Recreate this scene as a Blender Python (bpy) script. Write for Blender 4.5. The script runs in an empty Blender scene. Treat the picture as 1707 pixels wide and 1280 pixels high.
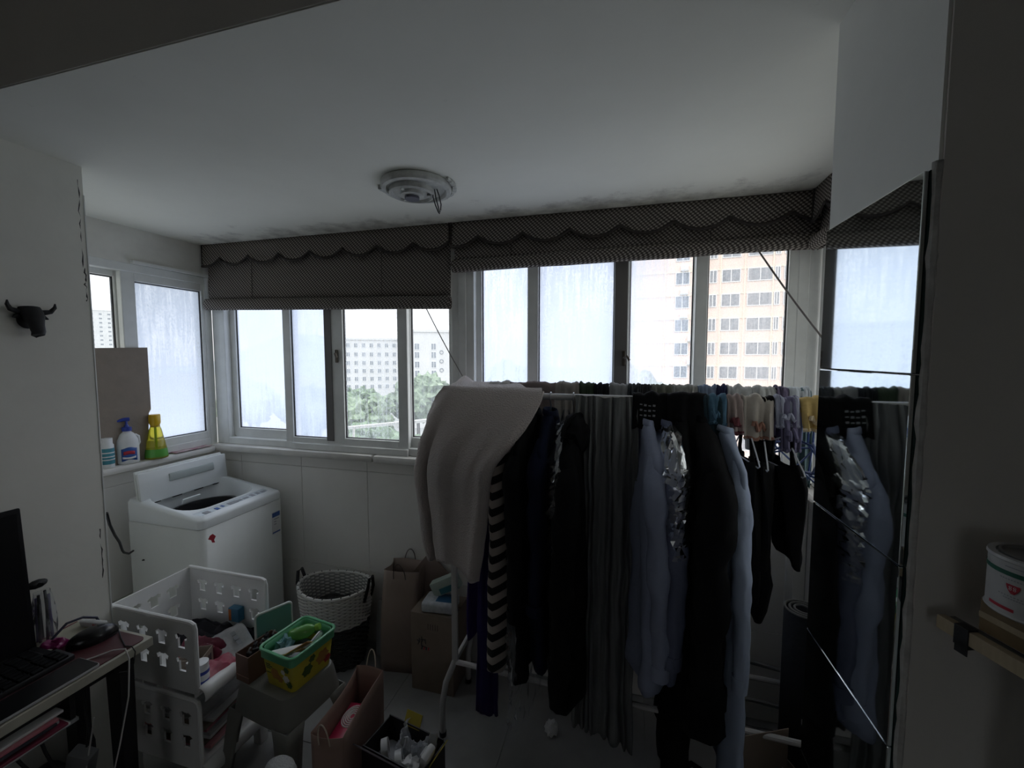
import bpy, bmesh, math, random
from mathutils import Vector, Matrix, noise
random.seed(7)
R = math.radians
SC = bpy.context.scene
COL = SC.collection

# ---------------------------------------------------------------- camera
cam_d = bpy.data.cameras.new('camera'); cam = bpy.data.objects.new('camera', cam_d); COL.objects.link(cam)
cam.location = (0, 0, 1.70); cam.rotation_euler = (R(90 - 3.85), 0, R(15.1))
cam_d.sensor_fit = 'HORIZONTAL'; cam_d.sensor_width = 36.0; cam_d.lens = 36.0 * 689 / 1707
cam_d.clip_start = 0.02; cam_d.clip_end = 2000
SC.camera = cam

# ---------------------------------------------------------------- world: bright overcast sky
W = bpy.data.worlds.new('sky'); SC.world = W; W.use_nodes = True
nt = W.node_tree; nt.nodes.clear()
wo = nt.nodes.new('ShaderNodeOutputWorld'); bg = nt.nodes.new('ShaderNodeBackground')
tc = nt.nodes.new('ShaderNodeTexCoord'); mp = nt.nodes.new('ShaderNodeMapping'); mp.inputs['Scale'].default_value = (1, 1, 3.2)
nz = nt.nodes.new('ShaderNodeTexNoise'); nz.inputs['Scale'].default_value = 2.6; nz.inputs['Detail'].default_value = 5
rp = nt.nodes.new('ShaderNodeValToRGB')
rp.color_ramp.elements[0].position = 0.36; rp.color_ramp.elements[0].color = (0.80, 0.83, 0.90, 1)
rp.color_ramp.elements[1].position = 0.66; rp.color_ramp.elements[1].color = (1.0, 1.0, 1.0, 1)
nt.links.new(tc.outputs['Generated'], mp.inputs['Vector']); nt.links.new(mp.outputs['Vector'], nz.inputs['Vector'])
nt.links.new(nz.outputs['Fac'], rp.inputs['Fac']); nt.links.new(rp.outputs['Color'], bg.inputs['Color'])
# standard overcast luminance: L(elevation) = Lz (1 + 2 sin e) / 3
sp = nt.nodes.new('ShaderNodeSeparateXYZ'); nt.links.new(tc.outputs['Generated'], sp.inputs[0])
mx0 = nt.nodes.new('ShaderNodeMath'); mx0.operation = 'MAXIMUM'; nt.links.new(sp.outputs['Z'], mx0.inputs[0]); mx0.inputs[1].default_value = 0.0
ma = nt.nodes.new('ShaderNodeMath'); ma.operation = 'MULTIPLY_ADD'; nt.links.new(mx0.outputs[0], ma.inputs[0])
LZ_SKY = 2.0
ma.inputs[1].default_value = LZ_SKY * 2 / 3; ma.inputs[2].default_value = LZ_SKY / 3
nt.links.new(ma.outputs[0], bg.inputs['Strength'])
nt.links.new(bg.outputs['Background'], wo.inputs['Surface'])

SC.view_settings.view_transform = 'Standard'; SC.view_settings.look = 'None'
SC.view_settings.gamma = 1.0; SC.view_settings.use_curve_mapping = False
SC.view_settings.exposure = 1.25
SC.cycles.use_denoising = True
SC.cycles.max_bounces = 12; SC.cycles.diffuse_bounces = 8; SC.cycles.glossy_bounces = 4
SC.cycles.transmission_bounces = 6; SC.cycles.transparent_max_bounces = 16
SC.cycles.sample_clamp_indirect = 4.0
SC.cycles.use_adaptive_sampling = True

# ---------------------------------------------------------------- materials
_M = {}
def mat(name, col, rough=0.6, metal=0.0, var=0.0, vscale=6.0, col2=None, bump=0.0, bscale=60.0, spec=0.5, trans=0.0, stretch=None, alpha=1.0, sheen=0.0, coat=0.0):
    if name in _M: return _M[name]
    m = bpy.data.materials.new(name); m.use_nodes = True; _M[name] = m
    n = m.node_tree.nodes; l = m.node_tree.links
    p = n['Principled BSDF']
    c = (*col, 1)
    p.inputs['Base Color'].default_value = c
    p.inputs['Roughness'].default_value = rough; p.inputs['Metallic'].default_value = metal
    p.inputs['Specular IOR Level'].default_value = spec
    if trans: p.inputs['Transmission Weight'].default_value = trans
    if sheen: p.inputs['Sheen Weight'].default_value = sheen
    if coat: p.inputs['Coat Weight'].default_value = coat
    if alpha < 1: p.inputs['Alpha'].default_value = alpha
    if var or col2 or bump:
        t = n.new('ShaderNodeTexCoord'); mpn = n.new('ShaderNodeMapping')
        if stretch: mpn.inputs['Scale'].default_value = stretch
        l.new(t.outputs['Object'], mpn.inputs['Vector'])
    if var or col2:
        z = n.new('ShaderNodeTexNoise'); z.inputs['Scale'].default_value = vscale; z.inputs['Detail'].default_value = 6; z.inputs['Roughness'].default_value = 0.6
        l.new(mpn.outputs['Vector'], z.inputs['Vector'])
        r = n.new('ShaderNodeValToRGB'); r.color_ramp.elements[0].position = 0.32; r.color_ramp.elements[1].position = 0.68
        d = col2 if col2 else tuple(max(0, v * (1 - var)) for v in col)
        r.color_ramp.elements[0].color = (*d, 1); r.color_ramp.elements[1].color = c
        l.new(z.outputs['Fac'], r.inputs['Fac']); l.new(r.outputs['Color'], p.inputs['Base Color'])
    if bump:
        z2 = n.new('ShaderNodeTexNoise'); z2.inputs['Scale'].default_value = bscale; z2.inputs['Detail'].default_value = 4
        l.new(mpn.outputs['Vector'], z2.inputs['Vector'])
        b = n.new('ShaderNodeBump'); b.inputs['Strength'].default_value = bump; b.inputs['Distance'].default_value = 0.01
        l.new(z2.outputs['Fac'], b.inputs['Height']); l.new(b.outputs['Normal'], p.inputs['Normal'])
    return m

def mth(nt, op, a, b=None, c=None):
    q = nt.nodes.new('ShaderNodeMath'); q.operation = op
    for i, v in enumerate((a, b, c)):
        if v is None: continue
        if isinstance(v, (int, float)): q.inputs[i].default_value = v
        else: nt.links.new(v, q.inputs[i])
    return q.outputs[0]

def pane_mat(name, base, amp, tint, low=0.0, low_z=1.4, streak=0.25, side=None):
    """window glass with condensation: clear film (Transparent) mixed with scattering water film (Translucent)."""
    m = bpy.data.materials.new(name); m.use_nodes = True; t = m.node_tree; t.nodes.clear()
    out = t.nodes.new('ShaderNodeOutputMaterial'); tc = t.nodes.new('ShaderNodeTexCoord'); sx = t.nodes.new('ShaderNodeSeparateXYZ')
    t.links.new(tc.outputs['Object'], sx.inputs[0])
    h = mth(t, 'ADD', sx.outputs['X'], sx.outputs['Y'])
    def nz(sh, sv, det, off):
        cb = t.nodes.new('ShaderNodeCombineXYZ')
        t.links.new(mth(t, 'MULTIPLY', h, sh), cb.inputs[0]); t.links.new(mth(t, 'MULTIPLY', sx.outputs['Z'], sv), cb.inputs[1]); cb.inputs[2].default_value = off
        q = t.nodes.new('ShaderNodeTexNoise'); q.inputs['Scale'].default_value = 1; q.inputs['Detail'].default_value = det; q.inputs['Roughness'].default_value = 0.65
        t.links.new(cb.outputs[0], q.inputs['Vector']); return q.outputs['Fac']
    big = nz(5, 3.2, 3, base * 31 + amp * 7); st = nz(70, 4.5, 4, 3.3); fine = nz(120, 75, 3, 8.1)
    f = mth(t, 'ADD', base, mth(t, 'MULTIPLY', mth(t, 'SUBTRACT', big, 0.5), amp))
    f = mth(t, 'ADD', f, mth(t, 'MULTIPLY', mth(t, 'SUBTRACT', st, 0.5), streak))
    f = mth(t, 'ADD', f, mth(t, 'MULTIPLY', mth(t, 'SUBTRACT', fine, 0.5), streak * 0.8))
    if low:   # thinner film near the bottom of the pane
        k = t.nodes.new('ShaderNodeMapRange'); k.inputs['From Min'].default_value = low_z; k.inputs['From Max'].default_value = 1.2
        k.inputs['To Min'].default_value = 0; k.inputs['To Max'].default_value = low
        t.links.new(sx.outputs['Z'], k.inputs['Value']); f = mth(t, 'SUBTRACT', f, k.outputs[0])
    if side:  # film thins along x from side[0] to side[1]
        k = t.nodes.new('ShaderNodeMapRange'); k.inputs['From Min'].default_value = side[0]; k.inputs['From Max'].default_value = side[1]
        k.inputs['To Min'].default_value = 0; k.inputs['To Max'].default_value = side[2]
        t.links.new(sx.outputs['X'], k.inputs['Value']); f = mth(t, 'SUBTRACT', f, k.outputs[0])
    cl = t.nodes.new('ShaderNodeClamp'); t.links.new(f, cl.inputs['Value']); cl.inputs['Min'].default_value = 0.03; cl.inputs['Max'].default_value = 0.97
    tr = t.nodes.new('ShaderNodeBsdfTransparent'); tr.inputs['Color'].default_value = (0.93, 0.95, 0.95, 1)
    tl = t.nodes.new('ShaderNodeBsdfTranslucent'); tl.inputs['Color'].default_value = (*tint, 1)
    mx = t.nodes.new('ShaderNodeMixShader'); t.links.new(cl.outputs[0], mx.inputs[0]); t.links.new(tr.outputs[0], mx.inputs[1]); t.links.new(tl.outputs[0], mx.inputs[2])
    t.links.new(mx.outputs[0], out.inputs['Surface'])
    return m

def film_mat(name, tint=(1, 1, 1), op=0.06, gloss=0.5, rough=0.12):
    """clear crinkled plastic film / clear plastic"""
    if name in _M: return _M[name]
    m = bpy.data.materials.new(name); m.use_nodes = True; t = m.node_tree; t.nodes.clear(); _M[name] = m
    out = t.nodes.new('ShaderNodeOutputMaterial')
    tr = t.nodes.new('ShaderNodeBsdfTransparent'); tr.inputs['Color'].default_value = (*tint, 1)
    gl = t.nodes.new('ShaderNodeBsdfGlossy'); gl.inputs['Roughness'].default_value = rough; gl.inputs['Color'].default_value = (0.95, 0.97, 1, 1)
    df = t.nodes.new('ShaderNodeBsdfDiffuse'); df.inputs['Color'].default_value = (0.8, 0.82, 0.85, 1)
    fr = t.nodes.new('ShaderNodeLayerWeight'); fr.inputs['Blend'].default_value = 0.25
    k = mth(t, 'MULTIPLY_ADD', fr.outputs['Fresnel'], gloss, 0.10 * gloss)
    m1 = t.nodes.new('ShaderNodeMixShader'); t.links.new(k, m1.inputs[0]); t.links.new(tr.outputs[0], m1.inputs[1]); t.links.new(gl.outputs[0], m1.inputs[2])
    m2 = t.nodes.new('ShaderNodeMixShader'); m2.inputs[0].default_value = op; t.links.new(m1.outputs[0], m2.inputs[1]); t.links.new(df.outputs[0], m2.inputs[2])
    t.links.new(m2.outputs[0], out.inputs['Surface'])
    return m

# ---------------------------------------------------------------- geometry helpers
class G:
    """collects shapes; obj() links them as ONE mesh object"""
    def __init__(s): s.bm = bmesh.new()
    def _xf(s, vs, M):
        for v in vs: v.co = M @ v.co
    def box(s, c, d, rot=(0, 0, 0), bev=0.0, seg=2):
        vs = bmesh.ops.create_cube(s.bm, size=1)['verts']
        for v in vs: v.co = Vector((v.co.x * d[0], v.co.y * d[1], v.co.z * d[2]))
        if bev > 0:
            es = list({e for v in vs for e in v.link_edges})
            b = bmesh.ops.bevel(s.bm, geom=es, offset=min(bev, 0.49 * min(d)), segments=seg, affect='EDGES', profile=0.5)
            vs = list({v for f in b['faces'] for v in f.verts} | {v for v in vs if v.is_valid})
            q = set(vs); st = list(vs)
            while st:
                v = st.pop()
                for e in v.link_edges:
                    o = e.other_vert(v)
                    if o not in q: q.add(o); st.append(o)
            vs = list(q)
        from mathutils import Euler
        s._xf(vs, Matrix.Translation(Vector(c)) @ Euler(rot).to_matrix().to_4x4())
        return s
    def b2(s, a, b, bev=0.0):     # box by two corners
        return s.box([(a[i] + b[i]) / 2 for i in range(3)], [abs(b[i] - a[i]) for i in range(3)], bev=bev)
    def tube(s, pts, r, seg=8, cap=True, closed=False):
        pts = [Vector(p) for p in pts]; n = len(pts); rings = []
        rs = r if isinstance(r, (list, tuple)) else [r] * n
        prev = None
        for i, p in enumerate(pts):
            if closed: t = (pts[(i + 1) % n] - pts[i - 1])
            else: t = pts[min(i + 1, n - 1)] - pts[max(i - 1, 0)]
            t.normalize()
            if prev is None:
                a = Vector((0, 0, 1)) if abs(t.z) < 0.9 else Vector((1, 0, 0))
                u = t.cross(a).normalized()
            else:
                u = (prev - t * prev.dot(t)).normalized()
            prev = u; w = t.cross(u)
            rings.append([s.bm.verts.new(p + (u * math.cos(2 * math.pi * k / seg) + w * math.sin(2 * math.pi * k / seg)) * rs[i]) for k in range(seg)])
        m = n if closed else n - 1
        for i in range(m):
            A, B = rings[i], rings[(i + 1) % n]
            for k in range(seg):
                s.bm.faces.new((A[k], A[(k + 1) % seg], B[(k + 1) % seg], B[k]))
        if cap and not closed:
            s.bm.faces.new(rings[0]); s.bm.faces.new(rings[-1][::-1])
        return s
    def lathe(s, prof, c=(0, 0, 0), seg=24, sx=1, sy=1, arc=None):
        rings = []; c = Vector(c)
        for r, z in prof:
            if r < 1e-6: rings.append([s.bm.verts.new(c + Vector((0, 0, z)))])
            else: rings.append([s.bm.verts.new(c + Vector((r * sx * math.cos(2 * math.pi * k / seg), r * sy * math.sin(2 * math.pi * k / seg), z))) for k in range(seg)])
        for A, B in zip(rings, rings[1:]):
            for k in range(seg):
                k2 = (k + 1) % seg
                if len(A) == 1 and len(B) == 1: continue
                if len(A) == 1: s.bm.faces.new((A[0], B[k2], B[k]))
                elif len(B) == 1: s.bm.faces.new((A[k], A[k2], B[0]))
                else: s.bm.faces.new((A[k], A[k2], B[k2], B[k]))
        return s
    def prism(s, poly, fn, a, b):
        """poly: 2-D outline; fn(p, q, depth) -> 3-D point; solid between depths a and b"""
        A = [s.bm.verts.new(fn(p, q, a)) for p, q in poly]; B = [s.bm.verts.new(fn(p, q, b)) for p, q in poly]
        n = len(poly)
        s.bm.faces.new(A); s.bm.faces.new(B[::-1])
        for i in range(n): s.bm.faces.new((A[i], B[i], B[(i + 1) % n], A[(i + 1) % n]))
        return s
    def grid(s, fn, nu, nv, cu=False):
        """fn(u, v) with u, v in 0..1 -> point; cu closes the u direction"""
        nn = nu if cu else nu + 1
        P = [[s.bm.verts.new(fn(i / nu, j / nv)) for i in range(nn)] for j in range(nv + 1)]
        for j in range(nv):
            for i in range(nu):
                i2 = (i + 1) % nn
                s.bm.faces.new((P[j][i], P[j][i2], P[j + 1][i2], P[j + 1][i]))
        return P
    def ball(s, c, r, sc=(1, 1, 1), sub=2, rot=None, nz=0.0, nf=3.0, seed=0):
        vs = bmesh.ops.create_icosphere(s.bm, subdivisions=sub, radius=1)['verts']
        for v in vs:
            p = v.co.copy()
            k = 1 + nz * noise.noise(p * nf + Vector((seed, seed * 1.7, 0)))
            v.co = Vector((p.x * sc[0] * r * k, p.y * sc[1] * r * k, p.z * sc[2] * r * k))
            if rot: v.co = rot @ v.co
            v.co += Vector(c)
        return s
    def quad(s, a, b, c, d):
        s.bm.faces.new([s.bm.verts.new(Vector(p)) for p in (a, b, c, d)]); return s
    def obj(s, name, m, parent=None, smooth=True, ang=35, solid=None, sub=0, loc=None, rotz=0, kind=None):
        bmesh.ops.recalc_face_normals(s.bm, faces=s.bm.faces)
        me = bpy.data.meshes.new(name); s.bm.to_mesh(me); s.bm.free()
        if smooth:
            for f in me.polygons: f.use_smooth = True
            me.set_sharp_from_angle(angle=R(ang))
        ms = m if isinstance(m, (list, tuple)) else [m]
        for q in ms: me.materials.append(q)
        o = bpy.data.objects.new(name, me); COL.objects.link(o)
        if parent: o.parent = parent
        if loc: o.location = loc
        if rotz: o.rotation_euler = (0, 0, rotz)
        if solid:
            d = o.modifiers.new('thickness', 'SOLIDIFY'); d.thickness = solid; d.offset = 0
        if sub:
            d = o.modifiers.new('smooth', 'SUBSURF'); d.levels = sub; d.render_levels = sub
        if kind: o['kind'] = kind
        return o

def tag(o, label, cat, group=None, kind=None):
    o['label'] = label; o['category'] = cat
    if group: o['group'] = group
    if kind: o['kind'] = kind
    return o
def thing(name, label, cat, loc=(0, 0, 0), rotz=0, group=None, rot=None):
    o = bpy.data.objects.new(name, None); COL.objects.link(o); o.empty_display_size = 0.1
    o.location = loc; o.rotation_euler = rot if rot else (0, 0, rotz)
    return tag(o, label, cat, group)
def struct(g, name, m, parent=None, **k):
    o = g.obj(name, m, parent, **k)
    if not parent: o['kind'] = 'structure'
    return o
def copy_tree(o, parent=None):
    c = o.copy(); COL.objects.link(c); c.parent = parent
    for ch in [x for x in bpy.data.objects if x.parent == o and x is not c]:
        copy_tree(ch, c)
    return c
def text_part(name, body, size, m, parent, loc, rot, ext=0.0004, align='CENTER'):
    cu = bpy.data.curves.new(name, 'FONT'); cu.body = body; cu.size = size; cu.extrude = ext; cu.align_x = align; cu.align_y = 'CENTER'; cu.resolution_u = 3
    tmp = bpy.data.objects.new(name, cu); COL.objects.link(tmp)
    dg = bpy.context.evaluated_depsgraph_get(); dg.update()
    me = bpy.data.meshes.new_from_object(tmp.evaluated_get(dg)); bpy.data.objects.remove(tmp); bpy.data.curves.remove(cu)
    me.materials.clear(); me.materials.append(m)
    o = bpy.data.objects.new(name, me); COL.objects.link(o); o.parent = parent; o.location = loc; o.rotation_euler = rot
    return o
def lerp(a, b, t): return a + (b - a) * t
def fbm(x, y, z=0.0): return noise.fractal(Vector((x, y, z)), 1.0, 2.0, 3)
# ================================================================ SETTING
CEIL = 2.38; XL = -2.53; XR = 0.80; YB = 2.065; YF = 0.725; YO = 1.08; XPL = -1.897; XPR = 0.416
m_wall = mat('white_wall_paint', (0.84, 0.83, 0.765), 0.85, var=0.10, vscale=2.5, bump=0.08, bscale=25)
m_wall_dirty = mat('stained_wall_paint', (0.80, 0.79, 0.74), 0.85, col2=(0.66, 0.64, 0.60), vscale=3.5, bump=0.15, bscale=30)
m_ceil = mat('ceiling_paint', (0.86, 0.855, 0.785), 0.9, col2=(0.81, 0.805, 0.735), vscale=2.0, bump=0.05, bscale=20)
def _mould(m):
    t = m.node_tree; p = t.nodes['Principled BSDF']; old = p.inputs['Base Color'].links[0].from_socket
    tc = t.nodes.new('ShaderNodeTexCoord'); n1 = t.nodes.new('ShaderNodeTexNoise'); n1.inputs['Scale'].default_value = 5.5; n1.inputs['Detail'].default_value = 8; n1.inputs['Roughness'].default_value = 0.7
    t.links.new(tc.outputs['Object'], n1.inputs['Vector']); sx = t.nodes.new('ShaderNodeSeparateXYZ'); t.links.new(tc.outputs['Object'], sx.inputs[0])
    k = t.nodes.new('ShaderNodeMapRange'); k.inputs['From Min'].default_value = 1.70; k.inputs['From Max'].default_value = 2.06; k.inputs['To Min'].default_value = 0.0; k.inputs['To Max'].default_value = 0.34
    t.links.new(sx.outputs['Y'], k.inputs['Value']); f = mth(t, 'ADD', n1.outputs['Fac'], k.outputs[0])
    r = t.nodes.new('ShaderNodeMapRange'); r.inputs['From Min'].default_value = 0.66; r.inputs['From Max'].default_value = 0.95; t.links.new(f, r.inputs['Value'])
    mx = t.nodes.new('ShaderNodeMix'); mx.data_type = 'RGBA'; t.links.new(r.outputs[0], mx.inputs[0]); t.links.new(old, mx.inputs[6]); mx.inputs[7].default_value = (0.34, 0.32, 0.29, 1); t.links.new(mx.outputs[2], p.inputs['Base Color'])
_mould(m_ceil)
m_room = mat('room_wall_paint', (0.74, 0.71, 0.66), 0.9, var=0.08, vscale=3, bump=0.06)
m_floor = mat('grey_floor_tile', (0.35, 0.345, 0.335), 0.5, col2=(0.25, 0.25, 0.24), vscale=3.0, bump=0.03, bscale=40)
m_tile = mat('wall_tile_glaze', (0.80, 0.78, 0.74), 0.35, var=0.05, vscale=4)
m_grout = mat('tile_grout', (0.42, 0.42, 0.40), 0.9)
m_stone = mat('sill_stone', (0.74, 0.72, 0.68), 0.4, var=0.15, vscale=9)
m_pvc = mat('white_window_frame', (0.80, 0.81, 0.79), 0.4, var=0.10, vscale=12)
m_seal = mat('black_window_seal', (0.03, 0.03, 0.032), 0.6)
m_plaster = mat('broken_plaster', (0.66, 0.65, 0.61), 0.95, col2=(0.40, 0.39, 0.37), vscale=25, bump=0.6, bscale=50)
m_crack = mat('crack_shadow', (0.05, 0.05, 0.05), 0.95)

# floor : base slab with separate square tiles inside the balcony and the room
g = G(); g.b2((-3.6, -3.2, -0.12), (2.6, 2.3, -0.004)); fl = struct(g, 'floor', m_grout, smooth=False)
ts = 0.6; tile_me = None
for ix in range(-6, 5):
    for iy in range(-5, 4):
        x0 = ix * ts + 0.12; y0 = iy * ts + 0.22
        xa, xb = max(x0 + 0.0015, -3.55), min(x0 + ts - 0.0015, 2.55); ya, yb = max(y0 + 0.0015, -3.15), min(y0 + ts - 0.0015, 2.06)
        if xb - xa < 0.02 or yb - ya < 0.02: continue
        G().b2((xa, ya, -0.004), (xb, yb, 0.0), bev=0.001).obj('tile', m_floor, fl, smooth=False)

# back wall under and over the windows
g = G(); g.b2((XL - 0.2, YB + 0.012, -0.1), (XR + 0.2, YB + 0.20, 1.10)); g.b2((XL - 0.2, YB + 0.012, 2.33), (XR + 0.2, YB + 0.20, CEIL))
wb = struct(g, 'wall_back', m_grout, smooth=False)
G().b2((XL, YB, 2.33), (XR, YB + 0.012, CEIL)).obj('plaster_band', m_wall, wb, smooth=False)
xs = [XL, -2.35, -1.89, -1.43, -0.97, -0.51, -0.05, 0.41, XR]; zs = [0.0, 0.30, 0.88, 1.03, 1.10]
for a, b in zip(xs, xs[1:]):
    for c, d in zip([0.0, 0.43, 1.03], [0.43, 1.03, 1.10]):
        G().b2((a + 0.001, YB, c + 0.001), (b - 0.001, YB + 0.0125, d - 0.001), bev=0.0012).obj('tile', m_tile, wb, smooth=False)
# left balcony wall (window wall) and right one
for nm, X, s in (('wall_left', XL, -1), ('wall_right', XR, 1)):
    g = G(); g.b2((X + s * 0.012, YO - 0.3, -0.1), (X + s * 0.2, YB + 0.2, 1.10)); g.b2((X + s * 0.002, YO - 0.3, 2.19), (X + s * 0.2, YB + 0.2, CEIL)); g.b2((X + s * 0.002, YO - 0.3, 1.10), (X + s * 0.2, YO + 0.06, 2.19))
    w = struct(g, nm, m_wall_dirty, smooth=False)
    ys = [YO, 1.35, 1.70, YB]
    for a, b in zip(ys, ys[1:]):
        for c, d in zip([0.0, 0.43, 1.03], [0.43, 1.03, 1.10]):
            G().b2((X, a + 0.001, c + 0.001), (X + s * 0.0125, b - 0.001, d - 0.001), bev=0.0012).obj('tile', m_tile, w, smooth=False)
# balcony ceiling, lintel over the opening, room ceiling
struct(G().b2((-3.6, YF, CEIL), (2.6, YB + 0.2, CEIL + 0.1)), 'ceiling', m_ceil, smooth=False)
struct(G().b2((-3.6, YF, CEIL + 0.1005), (2.6, YO - 0.02, 2.9)), 'wall_lintel', [m_ceil], smooth=False)
struct(G().b2((-3.6, YF - 0.004, CEIL + 0.002), (2.6, YF - 0.0005, 2.86)), 'wall_lintel_plaster', m_room, smooth=False)
struct(G().b2((-3.6, -3.2, 2.80), (2.6, YF - 0.005, 2.92)), 'ceiling_room', m_room, smooth=False)
# piers at both sides of the opening
pl = struct(G().b2((-3.6, YF, -0.1), (XPL, YO, CEIL)), 'wall_left_pier', m_wall, smooth=False)
G().b2((XPL - 0.003, YO - 0.002, 0.02), (XPL + 0.0025, YO + 0.0025, 2.28), bev=0.001).obj('corner_bead', m_pvc, pl, smooth=False)
# chipped plaster along the inner edge of the left pier
def crack(pts, w, name, parent, m, nrm):
    """ribbon-like raised chip: a thin low tube with jagged path"""
    g = G(); g.tube(pts, [w * (0.5 + random.random()) for _ in pts], seg=5); return g.obj(name, m, parent, smooth=False)
for k, (y0, z0, z1) in enumerate(((1.066, 2.33, 2.02), (1.07, 2.02, 1.90), (1.062, 1.05, 0.86))):
    crack([(XPL - 0.0012, y0 + 0.006 * fbm(k, i * 0.9), lerp(z0, z1, i / 14)) for i in range(15)], 0.0022, 'plaster_crack', pl, m_crack, 0)
pr = struct(G().b2((XPR, YF, -0.1), (2.6, YO - 0.04, CEIL)), 'wall_right_pier', m_wall, smooth=False)
G().b2((XPR + 0.004, YF - 0.004, 0.0), (2.6, YF - 0.0003, CEIL + 0.002)).obj('room_side_plaster', m_room, pr, smooth=False)
g = G()   # ragged plaster edge beside the mirror
n = 90
def rag(u, v):
    z = lerp(0.02, 1.97, v); w = 0.004 + 0.006 * abs(fbm(3.1, z * 14))
    a = u * math.pi * 1.5
    return Vector((XPR + 0.002 - w * math.cos(a - 0.8) * 0.9, YF - 0.001 - w * math.sin(a - 0.8) * 0.9 + 0.004, z))
g.grid(rag, 6, n); g.obj('plaster_edge', m_plaster, pr, solid=0.002)
# the dark room behind the camera
struct(G().b2((-3.7, -3.2, -0.1), (-3.6, YF + 0.3, 2.9)), 'wall_room_left', m_room, smooth=False)
struct(G().b2((2.5, -3.2, -0.1), (2.6, YF, 2.9)), 'wall_room_right', m_room, smooth=False)
g = G(); g.b2((-3.6, -3.3, -0.1), (-0.55, -3.2, 2.9)); g.b2((0.25, -3.3, -0.1), (2.6, -3.2, 2.9)); g.b2((-0.55, -3.3, -0.1), (0.25, -3.2, 1.0)); g.b2((-0.55, -3.3, 2.1), (0.25, -3.2, 2.9))  # wall leaves a gap for the added fill window
struct(g, 'wall_room_back', m_room, smooth=False)

# stone ledge under the windows (back, left, right)
def ledge(pa, pb):
    g = G(); g.b2(pa, pb, bev=0.014); return g
struct(ledge((XL + 0.001, 2.005, 1.10), (-1.36, YB + 0.10, 1.142)), 'trim_1', m_stone)
struct(ledge((-1.357, 2.005, 1.10), (XR - 0.001, YB + 0.10, 1.142)), 'trim_2', m_stone)
struct(ledge((XL - 0.10, YO + 0.005, 1.10), (XL + 0.055, 2.004, 1.137)), 'trim_3', m_stone)
struct(ledge((XR - 0.055, YO - 0.03, 1.10), (XR + 0.10, 2.004, 1.137)), 'trim_4', m_stone)

# ---------------- windows
P1 = pane_mat('pane_heavy_fog', 0.92, 0.40, (0.58, 0.66, 0.82), streak=0.75)
P1b = pane_mat('pane_fog_green_foot', 0.93, 0.35, (0.57, 0.65, 0.81), low=0.26, low_z=1.45, streak=0.45)
P2 = pane_mat('pane_half_fog', 0.86, 0.45, (0.52, 0.60, 0.76), low=0.15, streak=0.45)
P3 = pane_mat('pane_wet_clear', 0.30, 0.30, (0.54, 0.59, 0.66), streak=1.1)
P3b = pane_mat('pane_clear', 0.22, 0.12, (0.66, 0.72, 0.80), streak=0.40)
P4 = pane_mat('pane_fog_to_clear', 0.92, 0.45, (0.62, 0.67, 0.78), streak=0.80, side=(0.02, 0.30, 0.66))
P5 = pane_mat('pane_thin_fog', 0.40, 0.40, (0.66, 0.64, 0.65), streak=0.70)

def frame_ring(g, ax, u0, u1, z0, z1, w, d0, d1, bev=0.004):
    """rectangular ring; ax 'x': u is X, depth is Y; ax 'y': u is Y, depth is X"""
    def bb(a, b, c, d):
        if ax == 'x': g.b2((a, d0, c), (b, d1, d), bev=bev)
        else: g.b2((d0, a, c), (d1, b, d), bev=bev)
    bb(u0, u0 + w, z0, z1); bb(u1 - w, u1, z0, z1); bb(u0 + w - 0.001, u1 - w + 0.001, z0, z0 + w); bb(u0 + w - 0.001, u1 - w + 0.001, z1 - w, z1)
def sash(win, ax, u0, u1, z0, z1, wl, wr, wb_, d, th, pm, sd=1):
    """one sash with its glass; wl/wr stile widths, wb_ rail width; d = depth of its room-side face"""
    s = G()
    def bb(G_, a, b, c, e, da, db, bev=0.004):
        if ax == 'x': G_.b2((a, da, c), (b, db, e), bev=bev)
        else: G_.b2((da, a, c), (db, b, e), bev=bev)
    bb(s, u0, u0 + wl, z0, z1, d, d + sd * th); bb(s, u1 - wr, u1, z0, z1, d, d + sd * th)
    bb(s, u0 + wl - 0.001, u1 - wr + 0.001, z0, z0 + wb_, d, d + sd * th); bb(s, u0 + wl - 0.001, u1 - wr + 0.001, z1 - wb_, z1, d, d + sd * th)
    so = s.obj('sash', m_pvc, win, smooth=False)
    s = G(); a, b, c, e = u0 + wl, u1 - wr, z0 + wb_, z1 - wb_; k = 0.005; dd = d + sd * th * 0.35
    bb(s, a - 0.001, a + k, c, e, dd, dd + sd * 0.012, 0); bb(s, b - k, b + 0.001, c, e, dd, dd + sd * 0.012, 0)
    bb(s, a, b, c - 0.001, c + k, dd, dd + sd * 0.012, 0); bb(s, a, b, e - k, e + 0.001, dd, dd + sd * 0.012, 0)
    s.obj('seal', m_seal, so, smooth=False)
    s = G(); dd = d + sd * th * 0.5
    if ax == 'x': s.quad((a, dd, c), (b, dd, c), (b, dd, e), (a, dd, e))
    else: s.quad((dd, a, c), (dd, b, c), (dd, b, e), (dd, a, e))
    s.obj('pane', pm, so, smooth=False)
    return so
def window(name):
    o = bpy.data.objects.new(name, None); COL.objects.link(o); o['kind'] = 'structure'; return o

m_latch = mat('bronze_latch', (0.10, 0.085, 0.07), 0.4, 0.8)
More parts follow.
